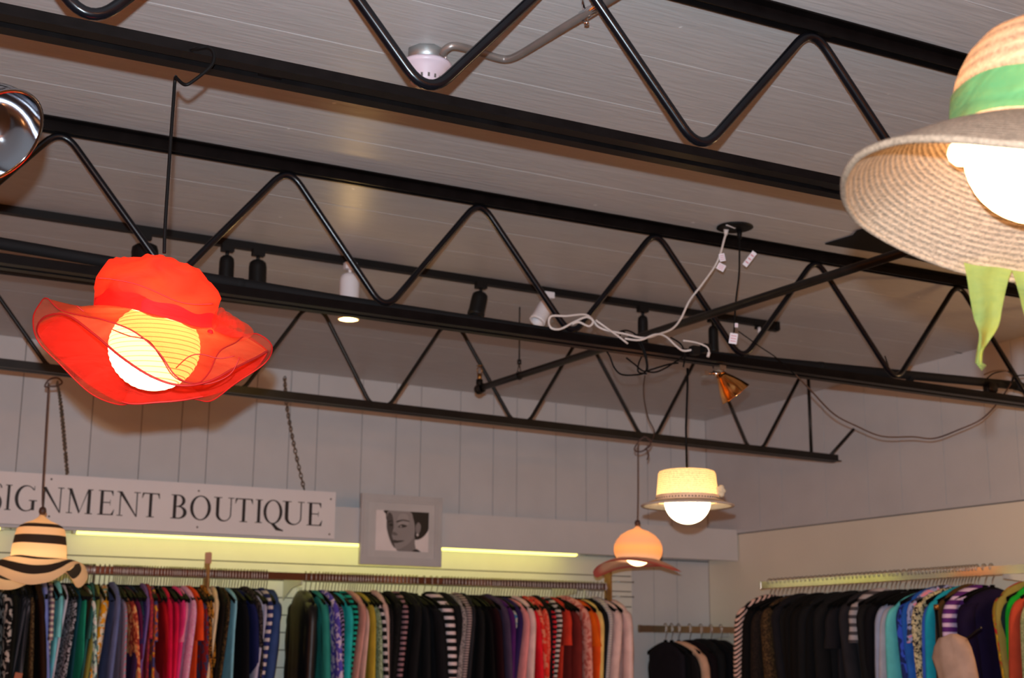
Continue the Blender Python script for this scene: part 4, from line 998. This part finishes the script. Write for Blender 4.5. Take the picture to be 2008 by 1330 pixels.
def garment(name, label, cat, p, rz, th, m, kind='long', length=.72, width=.20, sm=None, group=None, lean=0):
    """p = world point on the rail top; X local = along the rail"""
    t = thing(name, p, label, cat, rz, group)
    rnd = random.Random(sum(map(ord, label))); ph = rnd.uniform(0, 6)
    ns = 28; rows = []
    zs_ = [(-.088, .12, .5), (-.092, .26, .7), (-.102, .44, .8), (-.120, .70, .88), (-.140, .88, .92), (-.160, 1.0, .95), (-.20, 1.03, 1.0), (-.25, 1.0, 1.0), (-.32, .97, 1), (-.42, .98, 1), (-.55, 1.0, 1.0), (-.104-length, 1.03, 1.0)]
    for z_, w_, t_ in zs_:
        row = []
        for k in range(ns):
            a = 2*PI*k/ns; cx_, sy_ = math.cos(a), math.sin(a)
            f = max(0, min(1, (-z_-.16)/.25))
            yy = width*w_*abs(sy_)**.75*(1 if sy_ > 0 else -1)
            xx = th*t_*abs(cx_)**.7*(1 if cx_ > 0 else -1)
            xx *= 1-.35*f*(.5+.5*math.sin(yy*55+ph))
            row.append(Vector((xx+lean*(-z_-.1), yy, z_)))
        rows.append(row)
    mb = MB(); mb.grid(rows)
    mb.build('body', m, t)
    if kind != 'tank':
        L = .50 if kind == 'long' else .20
        for s_ in (-1, 1):
            pts = []; rr = []
            st = Vector((0, s_*width*.80, -.158)); 
            q = [st, st+Vector((0, s_*.035, -.022)), st+Vector((0, s_*.052, -.07)), st+Vector((0, s_*.055, -.13))]
            if kind == 'long': q += [st+Vector((0, s_*.052, -.25)), st+Vector((0, s_*.045, -.38)), st+Vector((0, s_*.04, -.50))]
            else: q += [st+Vector((0, s_*.062, -.17)), st+Vector((0, s_*.068, -.215))]
            q = smooth(q, 3); mb = MB(); rows2 = []
            for i, c in enumerate(q):
                f = i/(len(q)-1); w1 = .030+.020*math.sin(PI*min(1, f*1.6)*.5); w2 = th*(.80+.1*f)
                rows2.append([c+Vector((w2*math.cos(2*PI*k/12)*(1-.15*math.sin(3*k+i*.8)), w1*math.sin(2*PI*k/12), 0))+Vector((lean*(-c.z-.1), 0, 0)) for k in range(12)])
            mb.grid(rows2); mb.build('sleeve', sm or m, t)
    if kind == 'long' or rnd.random() < .5:
        mb = MB(); ring = [Vector((th*.62*math.cos(2*PI*k/16), .055*math.sin(2*PI*k/16), -.112-.004*math.cos(4*PI*k/16))) for k in range(16)]
        mb.grid([[q+Vector((0, 0, -.008)) for q in ring], [Vector((q.x*.9, q.y*.9, q.z+.012)) for q in ring], [Vector((q.x*.7, q.y*.75, q.z+.010)) for q in ring]]); mb.build('collar', sm or m, t)
    return t
C = hexc
BKC = (.008, .008, .009)
# (pixel, description, colour, pattern, second colour, third colour, kind)
BACK = [
 (-40, 'dark grey wool top', C('3a3a3c')), (-22, 'brown knitted cardigan', C('3c2a20')),
 (3, 'black top with white swirls', BKC, 'floral', C('8f8a84')), (17, 'very dark green top', C('101512')), (30, 'plain black blouse', BKC), (42, 'charcoal ribbed top', C('24262a'), 'vert', C('34343a')),
 (52, 'dark slate striped top', C('26282e'), 'vert', C('45464c')), (62, 'brown and black mottled top', C('2a1c14'), 'speckle', C('5a4a30')), (74, 'wide dark brown dress', C('2c160c')),
 (94, 'periwinkle blue dress', C('6f74a8'), None, None, None, 'tank'), (105, 'cream and tan striped tee', C('b5a79a'), 'stripe', C('6e5560'), None, 'short'), (117, 'pale turquoise tee with blue cuffs', C('5fa3a8'), None, None, None, 'short'),
 (130, 'pale lilac grey blouse', C('a99fa6'), None, None, None, 'tank'), (141, 'black and white paisley top', C('1c1c22'), 'lace', C('8a8a92')), (150, 'dark petrol blue top', C('123840'), None, None, None, 'tank'), (158, 'emerald green skirt top', C('1f7a5c'), None, None, None, 'tank'),
 (166, 'olive brown top', C('3a3020')), (173, 'mint top with daisy print', C('8fb0a4'), 'floral', C('38505a'), C('c8c4b0')), (180, 'bright emerald vest', C('1f8a62'), None, None, None, 'tank'), (189, 'dark teal tee', C('23504c'), None, None, None, 'short'),
 (193, 'olive yellow top', C('6c6a30')), (213, 'large orange, white and teal floral dress', C('c9a894'), 'floral', C('c07a14'), C('3e6a5c')), (231, 'slate blue top', C('4c5478')), (239, 'pink and grey striped scarf top', C('9a6070'), 'diag', C('6a7a86')),
 (248, 'rust orange floral blouse', C('b0603c'), 'floral', C('7c2a20'), C('c48a58')), (255, 'plum sleeveless top', C('4c1030')), (263, 'dark teal print top', C('182c38'), 'lace', C('2a1630')), (273, 'deep purple jumper', C('2c1838')),
 (281, 'dark indigo tee', C('261c44'), None, None, None, 'short'), (289, 'dusty lavender top', C('5c4678')), (299, 'rust red lace blouse', C('9a3430'), 'lace', C('6e1a34'), None, 'short'), (309, 'orange multicolour print top', C('a84a24'), 'floral', C('3a3a60'), C('d08a2c'), 'short'),
 (320, 'dark red cardigan', C('8c0a14')), (333, 'crimson long dress', C('a60a30')), (344, 'raspberry jumper', C('b01038')), (353, 'hot pink top', C('c02a60')), (361, 'salmon pink tee', C('d06a80'), None, None, None, 'short'), (370, 'pale pink knitted top', C('c890a0'), 'speckle', C('b06a90')),
 (381, 'bright orange red tee', C('c83a14'), None, None, None, 'short'), (391, 'maroon patterned shawl top', C('6c1a1a'), 'floral', C('32304a')), (401, 'dark leopard print top', C('2c1a10'), 'dots', C('80521c')), (411, 'gold leopard print blouse', C('a0661c'), 'dots', C('2c1a0c')),
 (420, 'cream blouse with brown collar', C('b89a78')), (430, 'peach long sleeved blouse', C('d0a080')), (441, 'black and brown vest', C('1a120c')), (449, 'dark brown print top', C('2c2014'), 'lace', C('4c3820')),
 (459, 'light steel blue top', C('6c98a4'), None, None, None, 'tank'), (470, 'black tailored jacket', C('0c0c12')), (482, 'navy blue jacket', C('12163c')), (495, 'black top with silver flecks', C('100e12'), 'lace', C('38302e')),
 (508, 'light grey lilac dress', C('9492a4'), None, None, None, 'tank'), (518, 'grey lilac blouse', C('8e8a9c')), (529, 'navy and white striped top', C('1c2250'), 'wide', C('a49a98')), (540, 'denim blue top', C('26365c')),
 (618, 'black leather look jacket', C('0c0e12'), 'leather'), (638, 'wide teal green dress', C('1f6a60')), (653, 'purple and white floral blouse', C('443a8c'), 'floral', C('a496ac')), (664, 'black and lilac wavy striped top', C('1c141c'), 'diag', C('6c5a78')),
 (677, 'bright turquoise blouse', C('1c8c88')), (691, 'teal and black striped jumper', C('10806c'), 'stripe', C('0c1a1c')), (703, 'dusty rose satin blouse', C('9a6a60'), 'satin'), (712, 'beige pink satin top', C('a88478'), 'satin'), (721, 'mustard olive blouse', C('8c7a28')),
 (732, 'sage green patterned top', C('7a8a70'), 'lace', C('4c5a40')), (743, 'black and white zigzag cardigan', C('18181a'), 'wide', C('9c9494')), (754, 'dusty pink cardigan', C('a48880')), (768, 'black mesh top', C('100e10'), 'fine', C('201c1e')),
 (782, 'black sequinned top', C('0a0a0a'), 'speckle', C('1c1c1c')), (797, 'pink and black pinstriped shirt', C('7c5c60'), 'stripe', C('1c1218')), (812, 'plain black cardigan', BKC), (827, 'black wool coat', BKC), (841, 'black top with grey edging', C('141418')),
 (870, 'black jumper with white stripes', BKC, 'wide', C('b8a4a4')), (893, 'black ribbed top', BKC), (905, 'grey speckled tweed top', C('4c4848'), 'speckle', C('8c8280')), (918, 'grey pinstriped blouse', C('8c7c7a'), 'fine', C('3a3234')),
 (931, 'dark charcoal jumper', C('2a282c')), (945, 'black polo neck', BKC), (957, 'black cashmere cardigan', C('0a0608')), (969, 'very dark burgundy top', C('26060f')), (981, 'dark violet grey jumper', C('382c40')), (992, 'deep purple cardigan', C('40164c')),
 (1001, 'blue and cream print scarf top', C('38688a'), 'floral', C('a49c8c')), (1010, 'navy purple top', C('241640')), (1022, 'salmon pink blouse', C('c87070')), (1034, 'pale pink long blouse', C('d09a94')), (1045, 'bright red cardigan', C('b81420')),
 (1056, 'red and coral floral shirt', C('b82a1e'), 'floral', C('d86a50')), (1067, 'red print blouse', C('b03020'), 'lace', C('d0604a')), (1077, 'black top with white patch', C('141014')), (1087, 'red and black striped jumper', C('b01c24'), 'stripe', C('280c10')),
 (1098, 'white and black striped cardigan', C('a89c94'), 'stripe', C('2c2420')), (1109, 'tomato red tee', C('a42c1c'), None, None, None, 'short'), (1121, 'maroon jumper', C('5c1c18')), (1134, 'pink beige patterned blouse', C('b0786c'), 'floral', C('984a40')),
 (1147, 'vivid orange and white tee', C('d04a08'), None, None, None, 'short'), (1160, 'orange red blouse', C('c04010')), (1172, 'light apricot blouse', C('d09a58')), (1184, 'black narrow cardigan', BKC), (1196, 'cream and grey striped blouse', C('a49a90'), 'fine', C('7c7880')),
 (1211, 'ivory pink blouse', C('b89a94')), (1228, 'pale pink satin blouse', C('c09a94'), 'satin')]
LOW = [(1330, 'black and lavender vest', C('1a1820'), None, None, None, 'tank'), (1342, 'black cropped top', BKC), (1356, 'peach and black cardigan', C('b08a70')), (1378, 'dark plum black blouse', C('140a10')), (1400, 'black short jacket', BKC), (1420, 'black navy blouse', C('08080e')), (1440, 'black plain tee', BKC)]
RIGHT = [(1462, 'black cardigan with cream striped edge', C('1c1414'), 'diag', C('c0988c')), (1478, 'black fluffy jumper', C('0a0809')), (1494, 'dark brown speckled blouse', C('1c1614'), 'speckle', C('30241c')), (1511, 'tan and black tweed top', C('2a1e14'), 'speckle', C('4c3820')), (1526, 'charcoal grey blouse', C('1c1a1e')),
 (1543, 'black silk blouse', BKC), (1560, 'black short sleeved dress', C('0c0a0a')), (1577, 'black brown coat', C('0e0a08')), (1594, 'black knitted dress', BKC), (1611, 'soft black shawl', C('0a0a0c')), (1627, 'black evening top', BKC), (1643, 'dark grey tee', C('1e1c20'), None, None, None, 'short'),
 (1660, 'smoke grey sheer blouse', C('2a282c')), (1678, 'grey and white striped shirt', C('8c8484'), 'wide', C('3a3638'), None, 'short'), (1698, 'black boxy jacket', BKC), (1714, 'black navy cardigan', C('0a0a10')), (1736, 'pale blue grey shirt', C('7c8498')), (1750, 'silver grey blouse', C('8a8890'), None),
 (1764, 'aqua blue cardigan', C('4c9c9c')), (1779, 'navy and blue print shirt', C('182252'), 'floral', C('2c44a0')), (1793, 'cobalt blue top', C('1c4a90')), (1806, 'grey and pink patchwork shirt', C('7c80a0'), 'floral', C('2c2c3c'), C('b06a78'), 'short'), (1817, 'cream and black print blouse', C('a89c78'), 'lace', C('24242c')),
 (1830, 'medium blue shirt', C('2c4c98')), (1842, 'turquoise summer top', C('147a8c')), (1854, 'brown bronze blouse', C('3a2810')), (1868, 'purple top with white stripes', C('441c58'), 'wide', C('a490a8')), (1896, 'dark purple wide jumper', C('180c30')),
 (1968, 'yellow and red floral blouse', C('8c7020'), 'floral', C('a02a24'), C('c08a20')), (1979, 'khaki olive shirt', C('6c6430')), (1990, 'dark teal cardigan', C('142c30')), (2002, 'bright green cardigan', C('0c7a1c')), (2020, 'rust red blouse', C('8c3420')), (2036, 'cream speckled top', C('8c8a64'), 'speckle', C('5c6a40')), (2052, 'brown linen jacket', C('4c3424'))]
def garments(lst, place, rz, railname, zt_, flip=1):
    P = [place(e_[0]) for e_ in lst]
    for i, e_ in enumerate(lst):
        e_ = tuple(e_)+(None,)*(7-len(e_)); px, desc, col, pat, c2, c3, kind = e_
        dl = (P[i]-P[i-1]).length if i else .07; dr = (P[i+1]-P[i]).length if i < len(P)-1 else .07
        dv = (P[i+1]-P[i-1]).normalized() if 0 < i < len(P)-1 else Vector((0, 0, 0))
        hl, hr = min(dl/2, .05), min(dr/2, .05); th = max(.012, (hl+hr)/2*.97); C_ = P[i]+dv*(hr-hl)/2
        m = gmat(col, pat, c2 or (.8, .8, .8), c3)
        nb = lst[i-1][1] if i else None
        lab = desc+(' on the %s, right of %s' % (railname, nb) if nb else ' at the left end of the %s' % railname)
        ws = lab.split()
        if len(ws) > 16: lab = desc+' on %s, by %s' % (railname, nb)
        nmn = 'blouse'
        for w_ in ('dress', 'jumper', 'cardigan', 'jacket', 'coat', 'shirt', 'tee', 'vest', 'blouse', 'shawl', 'top'):
            if w_ in desc.split(): nmn = {'tee': 't_shirt', 'top': 'top'}.get(w_, w_); break
        rnd = random.Random(i*13+px)
        w_ = .20*rnd.uniform(.86, 1.08)
        garment(nmn, lab, {'t_shirt': 't-shirt'}.get(nmn, nmn), C_+Vector((0, 0, rnd.uniform(-.022, .012))), rz+.09*math.sin(i*.55)+rnd.uniform(-.03, .03), th, m, kind or 'long', rnd.uniform(.55, .8), w_, lean=.10*math.sin(i*.8+1)+rnd.uniform(-.03, .03))
    return P
def backp(px):
    q = oy(px, 1225, YR-.135); return Vector((q.x, YR*S, zr+.022))
def lowp(px):
    q = oy(px, 1290, YR-.10); return Vector((q.x, YR*S, zl+.022))
def rightp(px):
    q = ox(px, 1235, XRR-.135); return Vector((XRR*S, q.y, zrr+.022))
PB = garments(BACK, backp, 0, 'back rail', zr)
PL = garments(LOW, lowp, 0, 'low corner rail', zl)
PR = garments(RIGHT, rightp, PI/2, 'right wall rail', zrr)
def hangers(P, rz, group, label, extra, lst):
    for i, p in enumerate(P):
        put_hanger(p, rz+.09*math.sin(i*.55), group, 'black plastic hanger holding the '+lst[i][1])
        if i+1 < len(P) and (P[i+1]-p).length < .16 and extra:
            nx = 1
            for k in range(nx): put_hanger(p.lerp(P[i+1], (k+1)/(nx+1)), rz+random.uniform(-.08, .08), group, label)
hangers(PB, 0, 'hangers on the back rail', 'bare black plastic hanger squeezed between clothes on the long back rail', True, BACK)
hangers(PL, 0, 'hangers on the low corner rail', 'black plastic hanger with steel hook on the low corner rail', False, LOW)
hangers(PR, PI/2, 'hangers on the right wall rail', 'bare black plastic hanger squeezed between clothes on the right wall rail', True, RIGHT)

# wooden dividers hooked over the rail
for i, (px, zt_, zb_, lab) in enumerate(((408, .385, .20, 'tall wooden rail divider with paper label among the left clothes'), (1196, .39, .20, 'wooden divider board at the right end of the back rail'))):
    p = oy(px, 1120, YR-.03); ya = YR*S-.03
    t = thing('rail_divider', (p.x, ya, CZ+zb_*S), lab, 'divider')
    mb = MB(); mb.box((p.x, ya+.012, CZ+(zt_+zb_)/2*S), (.010, .075, (zt_-zb_)*S)); wpart(mb, 'board', M_WOOD, t)
    if i == 0:
        mb = MB(); mb.box((p.x-.006, ya-.026, CZ+.362*S), (.034, .003, .058)); wpart(mb, 'paper_label', mat('pink_label', (.60, .32, .20), .7), t)
for i, py in enumerate((1143, 1172)):
    a = oy(1205, py-2, YW-.06); b = oy(1232, py, YW-.02); mb = MB(); mb.tube([(a.x, YW*S-.10, a.z), (b.x-.01, YW*S-.10, a.z-.001)], .003, 8); mb.tube([(a.x, YW*S-.10, a.z), (a.x, YW*S-.012, a.z)], .003, 8); mb.sphere((b.x-.008, YW*S-.10, a.z), .006, 10)
    tag(recenter(mb.build('slatwall_hook', M_HOOK)), ('upper', 'lower')[i]+' thin metal hook on the slatwall beside the wooden divider', 'hook')

# ------------------------------------------------------------------ stand with beige top, right foreground of the racks
ps_ = ox(1838, 1200, 3.30)
t = thing('display_stand', (ps_.x, ps_.y, 0), 'black metal display stand pole beside the purple clothes', 'display stand')
pt = ox(1836, 1196, 3.30); pb = ox(1848, 1330, 3.30); dd = (pb-pt)
mb = MB(); mb.tube([pt, pt+dd*(pt.z-.03)/(pt.z-pb.z)], .0085, 10); wpart(mb, 'pole', M_BLACK, t)
mb = MB(); mb.tube([pt+Z_*.0, pt+Z_*.022], .011, 10); wpart(mb, 'cap', M_RUST, t)
ft = pt+dd*(pt.z-.02)/(pt.z-pb.z); mb = MB(); mb.lathe([(.0005, .0), (.16, .0), (.16, .012), (.02, .03), (.0005, .03)], 28, Vector((ft.x, ft.y, 0.0))); wpart(mb, 'base', M_BLACK, t)
arm = [ox(1848, 1262, 3.25), ox(1900, 1250, 3.22), ox(1928, 1226, 3.2)]
mb = MB(); mb.tube([pt+dd*.45, ox(1882, 1262, 3.26), ox(1924, 1231, 3.24)], .004, 8); wpart(mb, 'arm', M_BLACK, t)
# beige top on the stand arm
bt_ = thing('top', ox(1868, 1245, 3.22), 'plain beige top hanging on the black stand before the purple clothes', 'top')
keysL = [(1868, 1243, 1872, 1243), (1848, 1252, 1888, 1252), (1838, 1268, 1900, 1270), (1833, 1290, 1908, 1295), (1842, 1315, 1914, 1325), (1850, 1345, 1918, 1355), (1850, 1420, 1922, 1430), (1850, 1500, 1925, 1510)]
mb = MB(); rows = []
for a, b, c, d_ in keysL:
    L_, R_ = ox(a, b, 3.20), ox(c, d_, 3.20); cc_ = (L_+R_)/2; hx = (R_-L_)/2; th_ = .012+.04*min(1, hx.length/.05)
    rows.append([cc_+hx*math.cos(2*PI*k/24)+X_*th_*math.sin(2*PI*k/24)*(1-.12*math.sin(k*1.7)) for k in range(24)])
mb.grid(rows); wpart(mb, 'body', gmat(C('8c7668')), bt_)
# small red card in front of the left clothes
mb = MB(); p = oy(36, 1326, YR-.2); mb.box(p, (.035, .004, .03), Matrix.Rotation(.15, 3, 'Y')); tag(recenter(mb.build('price_card', mat('red_card', (.42, .12, .05), .6))), 'small reddish card at the bottom left among dark clothes', 'card')
